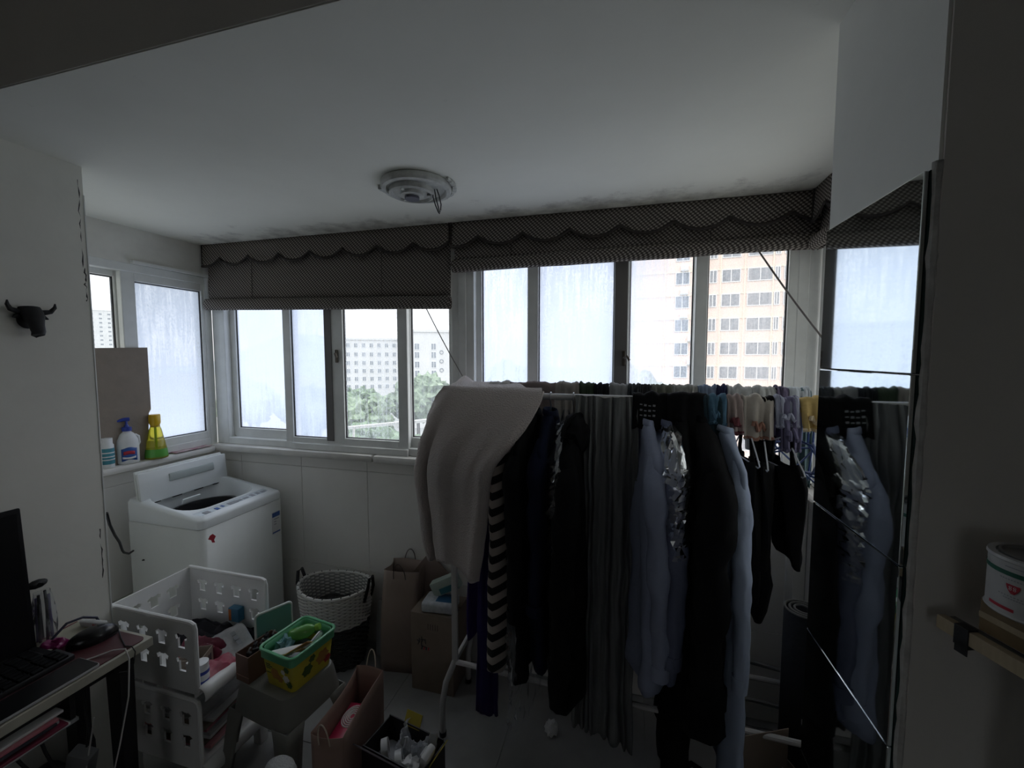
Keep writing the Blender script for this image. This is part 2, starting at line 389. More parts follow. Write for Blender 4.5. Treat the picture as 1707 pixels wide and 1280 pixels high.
# window_1 : left wall
w1 = window('window_1'); g = G(); frame_ring(g, 'y', YO + 0.06, 2.06, 1.137, 2.19, 0.045, XL + 0.001, XL - 0.09); g.obj('frame', m_pvc, w1, smooth=False)
g = G(); g.b2((XL + 0.001, 1.62, 2.19), (XL + 0.02, 2.055, 2.205)); g.obj('track_cover', m_pvc, w1, smooth=False)
sash(w1, 'y', 1.575, 2.052, 1.155, 2.172, 0.066, 0.052, 0.072, XL - 0.004, 0.035, P1, -1)
sash(w1, 'y', 1.15, 1.62, 1.165, 2.165, 0.05, 0.05, 0.05, XL - 0.045, 0.035, P3b, -1)
# window_2 : back wall, left
w2 = window('window_2'); g = G(); frame_ring(g, 'x', -2.47, -0.845, 1.142, 2.33, 0.042, YB - 0.012, YB + 0.09)
g.b2((-2.53, YB - 0.006, 1.142), (-2.468, YB + 0.09, 2.33), bev=0.004); g.obj('frame', m_pvc, w2, smooth=False)
sash(w2, 'x', -2.445, -1.935, 1.165, 2.305, 0.056, 0.052, 0.075, YB + 0.028, 0.034, P1b)
sash(w2, 'x', -1.985, -1.635, 1.150, 2.310, 0.054, 0.052, 0.062, YB - 0.010, 0.034, P2)
s3 = sash(w2, 'x', -1.64, -1.155, 1.150, 2.310, 0.072, 0.060, 0.070, YB - 0.008, 0.034, P3)
sash(w2, 'x', -1.21, -0.87, 1.165, 2.305, 0.056, 0.050, 0.075, YB + 0.030, 0.034, P3b)
g = G(); g.box((-1.605, YB - 0.016, 1.70), (0.016, 0.012, 0.075), bev=0.004); g.tube([(-1.605, YB - 0.022, 1.70), (-1.600, YB - 0.034, 1.715), (-1.585, YB - 0.036, 1.69)], 0.006); g.obj('latch', m_latch, s3)
g = G(); g.b2((-1.93, YB - 0.030, 1.142), (-1.15, YB - 0.012, 1.180), bev=0.004); g.obj('sliding_rail', m_pvc, w2, smooth=False)
# window_3 : back wall, right
w3 = window('window_3'); g = G(); frame_ring(g, 'x', -0.805, 0.76, 1.142, 2.33, 0.045, YB - 0.012, YB + 0.09)
g.b2((0.76, YB - 0.006, 1.142), (0.81, YB + 0.09, 2.33), bev=0.004); g.b2((-0.846, YB - 0.020, 1.142), (-0.803, YB + 0.09, 2.33), bev=0.004); g.obj('frame', m_pvc, w3, smooth=False)
sash(w3, 'x', -0.775, -0.425, 1.165, 2.305, 0.044, 0.054, 0.075, YB + 0.028, 0.034, P1)
s4 = sash(w3, 'x', -0.474, 0.012, 1.150, 2.310, 0.056, 0.060, 0.075, YB - 0.010, 0.034, P1)
sash(w3, 'x', -0.030, 0.362, 1.160, 2.305, 0.053, 0.054, 0.075, YB + 0.026, 0.034, P4)
sash(w3, 'x', 0.310, 0.735, 1.150, 2.310, 0.052, 0.054, 0.075, YB - 0.010, 0.034, P5)
g = G(); g.box((0.0, YB - 0.018, 1.69), (0.016, 0.012, 0.07), bev=0.004); g.tube([(0.0, YB - 0.022, 1.69), (0.014, YB - 0.034, 1.70), (0.026, YB - 0.034, 1.68)], 0.006); g.obj('latch', m_latch, s4)
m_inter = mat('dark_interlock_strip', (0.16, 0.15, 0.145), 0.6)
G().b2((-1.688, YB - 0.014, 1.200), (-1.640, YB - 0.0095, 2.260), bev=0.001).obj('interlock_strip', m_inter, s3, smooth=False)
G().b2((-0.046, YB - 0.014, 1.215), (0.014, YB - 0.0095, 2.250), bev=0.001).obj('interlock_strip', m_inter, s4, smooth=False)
# window_4 : right wall
w4 = window('window_4'); g = G(); frame_ring(g, 'y', YO + 0.06, 2.05, 1.137, 2.19, 0.045, XR - 0.001, XR + 0.09); g.obj('frame', m_pvc, w4, smooth=False)
sash(w4, 'y', 1.55, 2.03, 1.155, 2.172, 0.06, 0.06, 0.072, XR + 0.004, 0.035, P3b, 1)
sash(w4, 'y', 1.15, 1.60, 1.165, 2.165, 0.05, 0.05, 0.05, XR + 0.045, 0.035, P3b, 1)

# added_fill_window : unseen, added behind the camera to give the room fill light
w5 = window('added_fill_window'); g = G(); frame_ring(g, 'x', -0.55, 0.25, 1.0, 2.1, 0.05, -3.28, -3.21); g.obj('frame', m_pvc, w5, smooth=False)
sash(w5, 'x', -0.50, -0.13, 1.05, 2.05, 0.045, 0.045, 0.05, -3.26, 0.035, P3b)
sash(w5, 'x', -0.17, 0.20, 1.05, 2.05, 0.045, 0.045, 0.05, -3.225, 0.02, P3b)
# ================================================================ OUTSIDE
m_twr = mat('tower_peach_render', (0.80, 0.63, 0.52), 0.9, col2=(0.78, 0.60, 0.52), vscale=0.15)
m_twr2 = mat('tower_cream_render', (0.80, 0.70, 0.55), 0.9, var=0.1, vscale=0.2)
m_wht = mat('white_render', (0.60, 0.60, 0.59), 0.9, var=0.12, vscale=0.2)
m_wglass = mat('far_window_glass', (0.22, 0.25, 0.28), 0.25, var=0.5, vscale=0.8)
m_wfr = mat('far_window_frame', (0.75, 0.75, 0.74), 0.6)
m_ac = mat('air_conditioner_casing', (0.75, 0.75, 0.72), 0.6)
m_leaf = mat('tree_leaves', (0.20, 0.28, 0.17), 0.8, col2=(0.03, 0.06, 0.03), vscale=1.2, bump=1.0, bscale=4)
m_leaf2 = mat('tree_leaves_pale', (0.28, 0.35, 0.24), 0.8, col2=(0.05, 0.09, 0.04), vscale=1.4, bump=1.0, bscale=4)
m_bark = mat('tree_bark', (0.10, 0.08, 0.06), 0.9)
m_ground = mat('street_ground', (0.30, 0.31, 0.30), 0.95, var=0.3, vscale=0.05)
m_hill = mat('hazy_wooded_hill', (0.34, 0.40, 0.44), 0.95, var=0.4, vscale=0.03)  # distance haze is mixed into this pale grey-blue colour
GZ = -17.0
g = G(); g.b2((-800, -400, GZ - 1), (400, 700, GZ)); struct(g, 'ground_outside', m_ground, smooth=False)
# the house the balcony belongs to: lower facade
struct(G().b2((-3.4, 2.30, GZ), (1.6, 2.5, -0.12)), 'wall_facade_below', m_wht, smooth=False)

def facade_building(name, label, loc, rz, wid, dep, z0, z1, m, rows, cols, wsz, group=None, win_me=None):
    """block with each window its own part (front face towards local -Y)"""
    t = thing(name, label, 'building', (loc[0], loc[1], z0), rz, group)
    h = z1 - z0
    G().b2((-wid / 2, 0, 0), (wid / 2, dep, h)).obj('wall', m, t, smooth=False)
    G().b2((-wid / 2 - 0.3, -0.3, h), (wid / 2 + 0.3, dep + 0.3, h + 0.6)).obj('parapet', m, t, smooth=False)
    first = None
    for z in rows:
        for x, w in cols:
            key = round(w, 2)
            if first is None: first = {}
            if key not in first:
                q = G(); q.b2((-w / 2, -0.06, 0), (w / 2, 0.05, wsz)); me = q.obj('window', m_wglass, t, smooth=False); me.location = (x, 0, z - z0)
                q = G(); f = 0.09
                q.b2((-w / 2, -0.10, 0), (w / 2, -0.05, f)); q.b2((-w / 2, -0.10, wsz - f), (w / 2, -0.05, wsz)); q.b2((-f / 2, -0.10, f), (f / 2, -0.05, wsz - f))
                q.b2((-w / 2, -0.10, f), (-w / 2 + f, -0.05, wsz - f)); q.b2((w / 2 - f, -0.10, f), (w / 2, -0.05, wsz - f))
                fr = q.obj('window_frame', m_wfr, me, smooth=False); first[key] = (me, fr)
            else:
                a, b = first[key]; c = a.copy(); COL.objects.link(c); c.parent = t; c.location = (x, 0, z - z0)
                d = b.copy(); COL.objects.link(d); d.parent = c
    return t

# beige tower seen through the right window, about 55 m away
dxy = (14.6, 57.0)
rows = [1.70 - 594 * 0 + (594 - v) * 55 / 689 - 1.0 for v in (467, 504.5, 542, 579.5, 617, 654.5, 692, 729.5, 429.5, 392, 354.5)]
tw = facade_building('apartment_tower', 'tall peach apartment tower seen through the foggy right-hand panes', dxy, R(-6), 27, 14, GZ, 30, m_twr, rows, [(-7.5, 1.7), (-3.95, 0.9), (-1.95, 2.1), (1.2, 2.7), (3.0, 0.6), (3.9, 0.5), (7.0, 2.4), (10.4, 2.4)], 1.6)
acs = None
for i, z in enumerate(rows):
    x = -7.3 + (1.0 if i in (2, 3) else 0) - (1.8 if i == 4 else 0)
    if acs is None:
        q = G(); q.b2((-0.45, -0.55, 0), (0.45, -0.05, 0.6), bev=0.03); q.tube([(-0.1 + 0.22 * math.cos(a * 0.5236), -0.56, 0.3 + 0.22 * math.sin(a * 0.5236)) for a in range(12)], 0.03, 5, closed=True); q.b2((-0.5, -0.5, -0.08), (0.5, 0, 0))
        acs = q.obj('air_conditioner', m_ac, tw, smooth=False); c = acs
    else:
        c = acs.copy(); COL.objects.link(c); c.parent = tw
    c.location = (x, 0, z - GZ - 1.2)
    G().b2((-13.55, -0.08, z - GZ - 1.45), (13.55, 0.0, z - GZ - 1.32)).obj('floor_band', m_twr2, tw, smooth=False)
for x in (-9.6, -5.0, -3.1, -0.45, 2.55, 5.4): G().b2((x - 0.07, -0.14, 0), (x + 0.07, 0.0, 46.5)).obj('drain_pipe', m_twr2, tw, smooth=False)

rowsA = [1.7 + (594 - v) * 120 / 689 - 0.7 for v in (574, 591, 607, 622, 637, 652)]
facade_building('apartment_block', 'long low white apartment block beyond the trees with rows of small windows', (-76, 122), R(30), 27, 12, GZ, 7.0, m_wht, rowsA, [(-12 + i * 2.4, 1.2) for i in range(11)], 1.5, 'white apartment blocks')
nb = facade_building('apartment_block', 'nearer white apartment block whose flank carries small round vents', (-48.5, 98), R(26), 15, 10, GZ, 7.9, m_wht, [1.7 + (594 - v) * 100 / 689 - 0.7 for v in (578, 593, 610, 626, 642)], [(-5.5, 1.3), (-3.2, 1.3), (1.0, 1.3)], 1.7, 'white apartment blocks')
for v in (587, 603, 619):
    q = G(); q.tube([(3.0 + 0.45 * math.cos(a), -0.05, 1.7 + (594 - v) * 100 / 689 - GZ + 0.45 * math.sin(a)) for a in [i * 0.5236 for i in range(12)]], 0.10, 6, closed=True)
    q.obj('round_vent', m_wglass, nb)
facade_building('far_tower', 'pale distant tower block seen through the narrow left side pane', (-493, 290), R(59.5), 22, 20, GZ, 46, m_wht, [4 + 4.2 * i for i in range(10)], [(-8, 2.2), (-2, 2.2), (4, 2.2), (9, 2.2)], 1.7)
# hill
g = G()
def hill(u, v):
    x = lerp(-700, -60, u); y = lerp(330, 560, v); s = math.sin(v * math.pi)
    return Vector((x, y, GZ + s * (46 * math.exp(-((x + 395) / 75) ** 2) + 22 * math.exp(-((x + 280) / 60) ** 2) + 5 * fbm(x * 0.02, y * 0.02))))
g.grid(hill, 50, 12); struct(g, 'ground_hill', m_hill)
# trees below eye level
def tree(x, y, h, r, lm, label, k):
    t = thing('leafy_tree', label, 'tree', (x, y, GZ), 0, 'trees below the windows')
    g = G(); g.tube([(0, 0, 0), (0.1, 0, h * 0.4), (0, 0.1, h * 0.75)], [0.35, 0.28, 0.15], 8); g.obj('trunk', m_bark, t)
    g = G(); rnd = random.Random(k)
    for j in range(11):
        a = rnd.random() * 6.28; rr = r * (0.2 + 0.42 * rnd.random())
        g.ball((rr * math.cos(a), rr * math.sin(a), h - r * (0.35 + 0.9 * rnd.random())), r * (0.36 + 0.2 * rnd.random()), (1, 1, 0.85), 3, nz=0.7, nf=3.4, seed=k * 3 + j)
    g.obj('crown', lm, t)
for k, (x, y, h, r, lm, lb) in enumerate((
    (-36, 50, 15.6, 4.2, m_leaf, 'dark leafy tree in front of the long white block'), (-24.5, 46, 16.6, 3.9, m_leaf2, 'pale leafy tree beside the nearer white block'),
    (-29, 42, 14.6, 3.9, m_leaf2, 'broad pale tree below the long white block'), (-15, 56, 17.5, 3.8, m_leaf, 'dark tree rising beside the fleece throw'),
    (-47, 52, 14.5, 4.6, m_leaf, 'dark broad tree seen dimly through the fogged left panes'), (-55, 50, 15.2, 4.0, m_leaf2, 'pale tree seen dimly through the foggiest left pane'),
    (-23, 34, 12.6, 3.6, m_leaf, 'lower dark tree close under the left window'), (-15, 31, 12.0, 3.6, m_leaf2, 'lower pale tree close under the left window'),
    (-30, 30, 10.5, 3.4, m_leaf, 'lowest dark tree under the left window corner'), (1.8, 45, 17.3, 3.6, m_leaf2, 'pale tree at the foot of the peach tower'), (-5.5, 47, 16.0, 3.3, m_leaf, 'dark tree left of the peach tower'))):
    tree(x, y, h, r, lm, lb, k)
# white outside drying pole below the left window
m_pole = mat('white_pole', (0.85, 0.85, 0.84), 0.4)
t = thing('outdoor_drying_pole', 'white horizontal drying pole outside the clear left-hand pane', 'pole', (-1.85, 2.45, 1.22))
G().tube([(0, 0.02, -0.02), (1.05, 0.0, 0.115)], 0.012, 10).obj('rod', m_pole, t)
for x in (0.05, 1.0): G().tube([(x, 0.01, -0.014 + x * 0.128), (x, -0.02, -0.25), (x, -0.16, -0.40)], 0.008, 8).obj('bracket', m_pole, t)
# ================================================================ BLINDS
def blind_mat():
    m = bpy.data.materials.new('brown_lattice_fabric'); m.use_nodes = True; t = m.node_tree; p = t.nodes['Principled BSDF']
    tc = t.nodes.new('ShaderNodeTexCoord'); sx = t.nodes.new('ShaderNodeSeparateXYZ'); t.links.new(tc.outputs['Object'], sx.inputs[0])
    h = mth(t, 'ADD', sx.outputs['X'], sx.outputs['Y'])
    a = mth(t, 'SINE', mth(t, 'MULTIPLY', mth(t, 'ADD', h, mth(t, 'MULTIPLY', sx.outputs['Z'], 0.9)), 300)); b = mth(t, 'SINE', mth(t, 'MULTIPLY', mth(t, 'SUBTRACT', h, mth(t, 'MULTIPLY', sx.outputs['Z'], 1.6)), 300))
    f = mth(t, 'MULTIPLY_ADD', mth(t, 'ADD', a, b), 0.32, 0.42)
    r = t.nodes.new('ShaderNodeValToRGB'); r.color_ramp.elements[0].color = (0.055, 0.047, 0.043, 1); r.color_ramp.elements[0].position = 0.35; r.color_ramp.elements[1].color = (0.34, 0.31, 0.28, 1); r.color_ramp.elements[1].position = 0.72
    t.links.new(f, r.inputs['Fac']); t.links.new(r.outputs['Color'], p.inputs['Base Color']); p.inputs['Roughness'].default_value = 0.9; p.inputs['Specular IOR Level'].default_value = 0.1
    return m
m_bl = blind_mat(); m_bltrim = mat('dark_brown_blind_trim', (0.035, 0.028, 0.026), 0.9); m_cord = mat('pale_cord', (0.55, 0.53, 0.50), 0.8)
def blind(label, ax, u0, u1, base, sd, top, zb0, zb1, vz, nscal, roll, seams, anchor):
    """roman blind; ax 'x': runs along X at y=base; sd = direction to the room"""
    t = thing('roman_blind', label, 'blind', anchor, 0, 'brown roman blinds over the windows')
    ox = Vector(anchor)
    def P(u, d, z): return (Vector((u, base + sd * d, z)) if ax == 'x' else Vector((base + sd * d, u, z))) - ox
    zb = lambda u: lerp(zb0, zb1, (u - u0) / (u1 - u0))
    # hanging body with a rolled fold at its foot
    prof = [(0.018, 0, None), (0.020, 0.35, None), (0.026, 0.75, None), (0.030, 1.0, None)]
    def body(a, b):
        u = lerp(u0 + 0.006, u1 - 0.006, a); zl = zb(u) + roll * 1.2; z = lerp(top - 0.004, zl, b)
        return P(u, 0.018 + 0.010 * b + 0.004 * fbm(u * 4, z * 5), z)
    g = G(); g.grid(body, 60, 10); g.obj('body', m_bl, t, solid=0.003)
    def fold(a, b):
        u = lerp(u0 + 0.004, u1 - 0.004, a); an = lerp(-1.35, 4.4, b); k = 1 + 0.10 * fbm(u * 3, 1.0)
        return P(u, 0.042 + 0.024 * math.cos(an) * k, zb(u) + roll * 0.62 - roll * 0.62 * k * math.sin(-an + 0.0) * -1 * -1)
    g = G(); g.grid(fold, 60, 14); g.obj('bottom_fold', m_bl, t, solid=0.003)
    # scalloped valance in front
    def scal(u):
        q = (u - u0) / (u1 - u0) * nscal + 0.35; f = q - math.floor(q)
        return vz + 0.045 * abs(2 * f - 1) ** 2.2 - 0.010
    def val(a, b):
        u = lerp(u0, u1, a); z = lerp(top - 0.001, scal(u), b)
        return P(u, 0.050 + 0.006 * b + 0.003 * fbm(u * 6, z * 4, 3), z)
    nv = int(nscal * 14)
    g = G(); g.grid(val, nv, 5); v = g.obj('valance', m_bl, t, solid=0.003)
    g = G(); g.grid(lambda a, b: P(lerp(u0, u1, a), 0.0585 + 0.004 * math.sin(b * 3.14), scal(lerp(u0, u1, a)) + 0.013 * (b - 0.4)), nv, 3); g.obj('scallop_trim', m_bltrim, v, solid=0.004)
    for u in (u0, u1): G().tube([P(u, 0.054, top - 0.002), P(u, 0.056, scal(u) + 0.002)], 0.004, 6).obj('edge_trim', m_bltrim, t)
    for u in seams: G().tube([P(u, 0.030, scal(u) - 0.004), P(u, 0.036, zb(u) + roll * 1.15)], 0.0016, 5).obj('seam_cord', m_bltrim, t)
    return t
blind('wide brown lattice roman blind hanging low over the left back window', 'x', XL + 0.02, -0.872, YB - 0.012, -1, CEIL, 1.985, 1.945, 2.255, 7.6, 0.055, (-2.16, -1.28), (-1.70, 2.05, 1.95))
blind('wide brown lattice roman blind pulled high over the right back window', 'x', -0.862, XR - 0.012, YB - 0.012, -1, CEIL, 2.130, 2.145, 2.262, 7.2, 0.052, (-0.55, 0.36), (0.0, 2.05, 2.13))
blind('short brown lattice roman blind on the right side wall in the corner', 'y', YO + 0.02, YB - 0.078, XR - 0.012, -1, CEIL, 2.13, 2.13, 2.255, 4.2, 0.052, (1.5,), (0.78, 1.6, 2.13))
m_rope = mat('grey_rope', (0.20, 0.18, 0.17), 0.9)
def pxl(a, b, n=10, sag=0.01): return [Vector(a).lerp(Vector(b), i / n) + Vector((0, 0, -sag * math.sin(math.pi * i / n))) for i in range(n + 1)]
tag(G().tube(pxl((0.53, 1.985, 2.16), (0.735, 1.73, 1.70)), 0.0035, 6).obj('blind_cord', m_rope), 'grey cord slanting down from the high right blind to the side wall', 'cord', 'blind cords')
tag(G().tube(pxl((-1.01, 1.985, 1.97), (-0.765, 1.96, 1.56)), 0.0025, 6).obj('blind_cord', m_rope), 'thin cord slanting down from the low left blind behind the towel', 'cord', 'blind cords')

# ================================================================ CEILING LAMP BASE
m_lamp = mat('dusty_white_metal', (0.60, 0.61, 0.58), 0.55, col2=(0.38, 0.38, 0.36), vscale=14)
m_dark = mat('black_rubber', (0.015, 0.015, 0.017), 0.5)
m_lampin = mat('dark_lamp_core', (0.10, 0.10, 0.13), 0.5)
LX, LY = -0.805, 1.53
t = thing('ceiling_lamp_base', 'bare round white ceiling lamp base with dangling black wires and no shade', 'lamp base', (LX, LY, CEIL))
t.scale = (0.80, 0.80, 1)
G().lathe([(0, 0), (0.165, 0), (0.172, -0.006), (0.172, -0.020), (0.165, -0.028), (0.148, -0.030), (0.140, -0.018), (0, -0.018)], seg=48).obj('back_plate', m_lamp, t)
G().lathe([(0.112, -0.018), (0.112, -0.036), (0.100, -0.040), (0.092, -0.030), (0.06, -0.030), (0.058, -0.042), (0.03, -0.044), (0, -0.044)], seg=40, c=(-0.03, 0.01, 0)).obj('inner_ring', m_lamp, t)
G().lathe([(0, -0.040), (0.036, -0.0445), (0.036, -0.054), (0.0, -0.056)], seg=24, c=(-0.03, 0.01, 0)).obj('socket_core', m_lampin, t)
for k in range(3):
    a = k * 2.1 + 0.4
    G().box((-0.03 + 0.082 * math.cos(a), 0.01 + 0.082 * math.sin(a), -0.036), (0.02, 0.012, 0.008), (0, 0, a), bev=0.002).obj('clip', m_lamp, t)
g = G(); rnd = random.Random(3)     # broken plaster lip round the plate
ring = []
for k in range(46):
    a = k / 46 * 6.283
    if math.sin(a) < -0.25: continue
    g.box((0.185 * math.cos(a), 0.185 * math.sin(a), -0.006), (0.016 + 0.014 * rnd.random(), 0.016 + 0.02 * rnd.random(), 0.010 + 0.012 * rnd.random()), (0, 0, a), bev=0.003, seg=1)
g.obj('plaster_remains', m_lamp, t, smooth=False)
for k, dx in enumerate((0.0, 0.014, 0.034)):
    G().tube([(0.075 + dx * 0.6, 0.03, -0.018), (0.072 + dx, 0.035, -0.045), (0.080 + dx * 0.9, 0.045, -0.075), (0.092 + dx * 0.4, 0.05, -0.100 + 0.004 * k), (0.100 + 0.003 * k, 0.05, -0.108 + 0.006 * k)], 0.0028, 6).obj('wire', m_dark, t)
# ================================================================ WALL MIRROR
m_mir = mat('mirror_silver', (0.80, 0.85, 0.85), 0.03, 1.0)
m_glass_edge = mat('green_glass_edge', (0.02, 0.05, 0.045), 0.2)
mt = thing('wall_mirror', 'tall mirror of stacked square glass tiles on the right pier', 'mirror', (XPR - 0.002, 0.88, 0.0))
for k in range(7):
    z1 = 1.960 - 0.2875 * k; z0 = max(0.02, z1 - 0.286)
    if z1 < 0.1: break
    tl = G().b2((-0.0105, -0.150, z0), (-0.004, 0.142, z1), bev=0.0015).obj('mirror_tile', m_mir, mt, smooth=False)
    G().b2((-0.004, -0.151, z0), (0.0, 0.143, z1)).obj('glass_backing', m_glass_edge, tl, smooth=False)

# ================================================================ WALL HOOK: BULL HEAD
m_blk = mat('matte_black_plastic', (0.012, 0.012, 0.014), 0.55, bump=0.1, bscale=80)
t = thing('bull_head_hook', 'small black bull-head wall hook with curved horns on left pier', 'wall hook', (XPL, 0.908, 1.818)); t.scale = (0.9, 0.86, 0.92)
def bullhead(u, v):
    a = u * 2 * math.pi
    rows_ = [(0.0, 0.0, 0.045), (0.012, 0.030, 0.045), (0.020, 0.034, 0.028), (0.034, 0.030, 0.008), (0.046, 0.022, -0.020), (0.054, 0.020, -0.042), (0.050, 0.019, -0.054), (0.040, 0.0, -0.060)]
    q = v * (len(rows_) - 1); i = min(int(q), len(rows_) - 2); f = q - i
    off, r, z = [lerp(rows_[i][k], rows_[i + 1][k], f) for k in range(3)]
    return Vector((0.004 + off + r * 0.75 * math.cos(a), r * math.sin(a), z + 0.004 * math.cos(a)))
g = G(); g.grid(bullhead, 16, 14, cu=True); hd = g.obj('head', m_blk, t)
g = G()
for s in (-1, 1): g.ball((0.058, s * 0.011, -0.046), 0.006, sub=1)
g.obj('nostrils', m_blk, hd)
G().lathe([(0, 0), (0.03, 0), (0.03, 0.008), (0, 0.01)], seg=20).obj('wall_plate', m_blk, t).rotation_euler = (0, R(90), 0)
for s in (-1, 1):
    G().tube([(0.018, s * 0.012, 0.030), (0.020, s * 0.034, 0.028), (0.026, s * 0.056, 0.034), (0.032, s * 0.066, 0.050), (0.034, s * 0.066, 0.064)], [0.011, 0.010, 0.008, 0.006, 0.002], 8).obj('horn', m_blk, t)
    G().tube([(0.016, s * 0.022, 0.016), (0.018, s * 0.040, 0.012), (0.022, s * 0.050, 0.006)], [0.007, 0.008, 0.002], 8).obj('ear', m_blk, t)

# ================================================================ WASHING MACHINE
m_wm = mat('washer_white_enamel', (0.80, 0.82, 0.79), 0.35, var=0.06, vscale=5)
m_wmtop = mat('washer_top_plastic', (0.82, 0.85, 0.85), 0.25)
m_drum = mat('washer_dark_tub', (0.02, 0.02, 0.022), 0.4)
m_blue = mat('label_blue', (0.03, 0.10, 0.35), 0.5); m_paper = mat('white_paper', (0.78, 0.78, 0.77), 0.7, var=0.06, vscale=8)
m_ink = mat('dark_ink', (0.04, 0.04, 0.05), 0.7); m_greyink = mat('grey_ink', (0.30, 0.31, 0.33), 0.7); m_red = mat('red_print', (0.45, 0.03, 0.05), 0.6)
def rrect(hx, hy, r, n=6, cx=0, cy=0):
    P = []
    for sx, sy, a0 in ((1, 1, 0), (-1, 1, 90), (-1, -1, 180), (1, -1, 270)):
        for k in range(n + 1):
            a = R(a0 + 90 * k / n); P.append((cx + sx * (hx - r) + r * math.cos(a), cy + sy * (hy - r) + r * math.sin(a)))
    return P
wm = thing('washing_machine', 'white top-loading washing machine with its folding lid open', 'washing machine', (-2.21, 1.735, 0.0))
g = G(); P = rrect(0.25, 0.248, 0.03)
A_ = [g.bm.verts.new(Vector((x, y, 0.03))) for x, y in P]; B_ = [g.bm.verts.new(Vector((x, y, 0.855))) for x, y in P]
for k in range(len(P)): g.bm.faces.new((A_[k], A_[(k + 1) % len(P)], B_[(k + 1) % len(P)], B_[k]))
g.bm.faces.new(A_); g.obj('cabinet', m_wm, wm, ang=40, solid=0.002)
for sx in (-0.2, 0.2):
    for sy in (-0.2, 0.2): G().lathe([(0, 0), (0.022, 0), (0.025, 0.03), (0, 0.03)], (sx, sy, 0), 12).obj('foot', m_dark, wm)
zf = lambda x: 0.905 + 0.062 * max(0, min(1, (0.20 - x) / 0.36)) ** 1.1
g = G(); O = rrect(0.252, 0.250, 0.035, 6); I = rrect(0.165, 0.215, 0.11, 6, cx=-0.035)
def ringv(L, zz, s=1.0): return [g.bm.verts.new(Vector((x * s, y * s, zz(x, y)))) for x, y in L]
r0 = ringv(O, lambda x, y: 0.857); r1 = ringv(O, lambda x, y: zf(x) - 0.012); r2 = ringv(rrect(0.243, 0.241, 0.03, 6), lambda x, y: zf(x))
r3 = ringv(I, lambda x, y: zf(x) - 0.001); r4 = ringv(rrect(0.155, 0.205, 0.105, 6, cx=-0.035), lambda x, y: zf(x) - 0.02)
r5 = ringv(rrect(0.150, 0.186, 0.13, 6, cx=-0.035), lambda x, y: 0.845)
for A, B in ((r0, r1), (r1, r2), (r2, r3), (r3, r4), (r4, r5)):
    for k in range(len(A)): g.bm.faces.new((A[k], A[(k + 1) % len(A)], B[(k + 1) % len(B)], B[k]))
top = g.obj('top_cover', m_wmtop, wm, ang=50)
G().lathe([(0.175, 0.853), (0.172, 0.866), (0.150, 0.868), (0.146, 0.850), (0.140, 0.62), (0.0, 0.60)], (-0.035, 0, 0), 32, sx=0.84).obj('tub', m_drum, wm)
G().box((-0.108, -0.02, 0.905), (0.012, 0.10, 0.03), (0, 0.3, 0), bev=0.005).obj('softener_drawer', m_wmtop, top)
# control strip with icons
rnd = random.Random(5)
cp = G(); cp.box((0.185, 0.0, zf(0.185) + 0.0015), (0.075, 0.42, 0.004), (0, 0.12, 0), bev=0.002); cpo = cp.obj('control_panel', mat('panel_pale_blue', (0.66, 0.72, 0.76), 0.25), wm)
for y, w in ((-0.165, 0.03), (-0.11, 0.018), (-0.075, 0.012), (-0.02, 0.05), (0.02, 0.03), (0.06, 0.03), (0.105, 0.02), (0.14, 0.02), (0.175, 0.03)):
    G().box((0.180 + 0.008 * rnd.random(), y, zf(0.183) + 0.0045), (0.016 + 0.014 * rnd.random(), w, 0.001), (0, 0.12, 0)).obj('panel_icon', m_greyink if rnd.random() < 0.9 else m_blue, cpo, smooth=False)
# open folding lid
lid = G(); lid.box((-0.163, 0.0, 1.018), (0.018, 0.478, 0.165), (0, -0.10, 0), bev=0.005); lo = lid.obj('lid', m_wmtop, wm)
G().box((-0.188, 0.0, 1.025), (0.014, 0.470, 0.165), (0, -0.10, 0), bev=0.004).obj('lid_rear_half', m_wm, lo)
q = G(); q.box((-0.158, 0.03, 1.045), (0.018, 0.25, 0.042), (0, -0.10, 0), bev=0.004); q.obj('lid_grip_recess', mat('pale_grey_plastic', (0.48, 0.53, 0.52), 0.4), lo)
for y in (-0.17, -0.06, 0.06, 0.17): G().box((-0.155, y, 0.937), (0.012, 0.05, 0.012), bev=0.003).obj('hinge', m_dark, lo)
# stickers
lb = G(); lb.b2((0.2505, 0.165, 0.66), (0.2515, 0.225, 0.79)); lo2 = lb.obj('energy_label', m_paper, wm, smooth=False)
for z0, z1 in ((0.76, 0.786), (0.665, 0.672)): G().b2((0.2514, 0.168, z0), (0.2522, 0.222, z1)).obj('label_band', m_blue, lo2, smooth=False)
for z in (0.745, 0.73, 0.715): G().b2((0.2514, 0.18, z), (0.2520, 0.180 + 0.03 * rnd.random() + 0.01, z + 0.004)).obj('label_line', m_greyink, lo2, smooth=False)
g = G(); g.prism([(-0.215, 0.80), (-0.205, 0.815), (-0.19, 0.818), (-0.175, 0.80), (-0.185, 0.785), (-0.18, 0.77), (-0.195, 0.775), (-0.20, 0.79)], lambda p, q, d: Vector((d, p, q)), 0.2502, 0.2512); g.obj('peeled_sticker', m_red, wm, smooth=False)
G().lathe([(0, 0), (0.008, 0), (0.006, 0.004), (0, 0.005)], (0, 0, 0), 10).obj('side_screw', m_dark, wm).location = (-0.14, -0.2485, 0.66)
tag(G().tube([(-1.905, 1.090, 1.10), (-1.935, 1.115, 1.04), (-2.04, 1.19, 0.955), (-2.15, 1.27, 0.875), (-2.27, 1.35, 0.785), (-2.335, 1.395, 0.745), (-2.36, 1.43, 0.72), (-2.41, 1.479, 0.705)], 0.005, 8).obj('washer_cable', m_dark), 'black cable running from the left pier to the washing machine', 'cable')

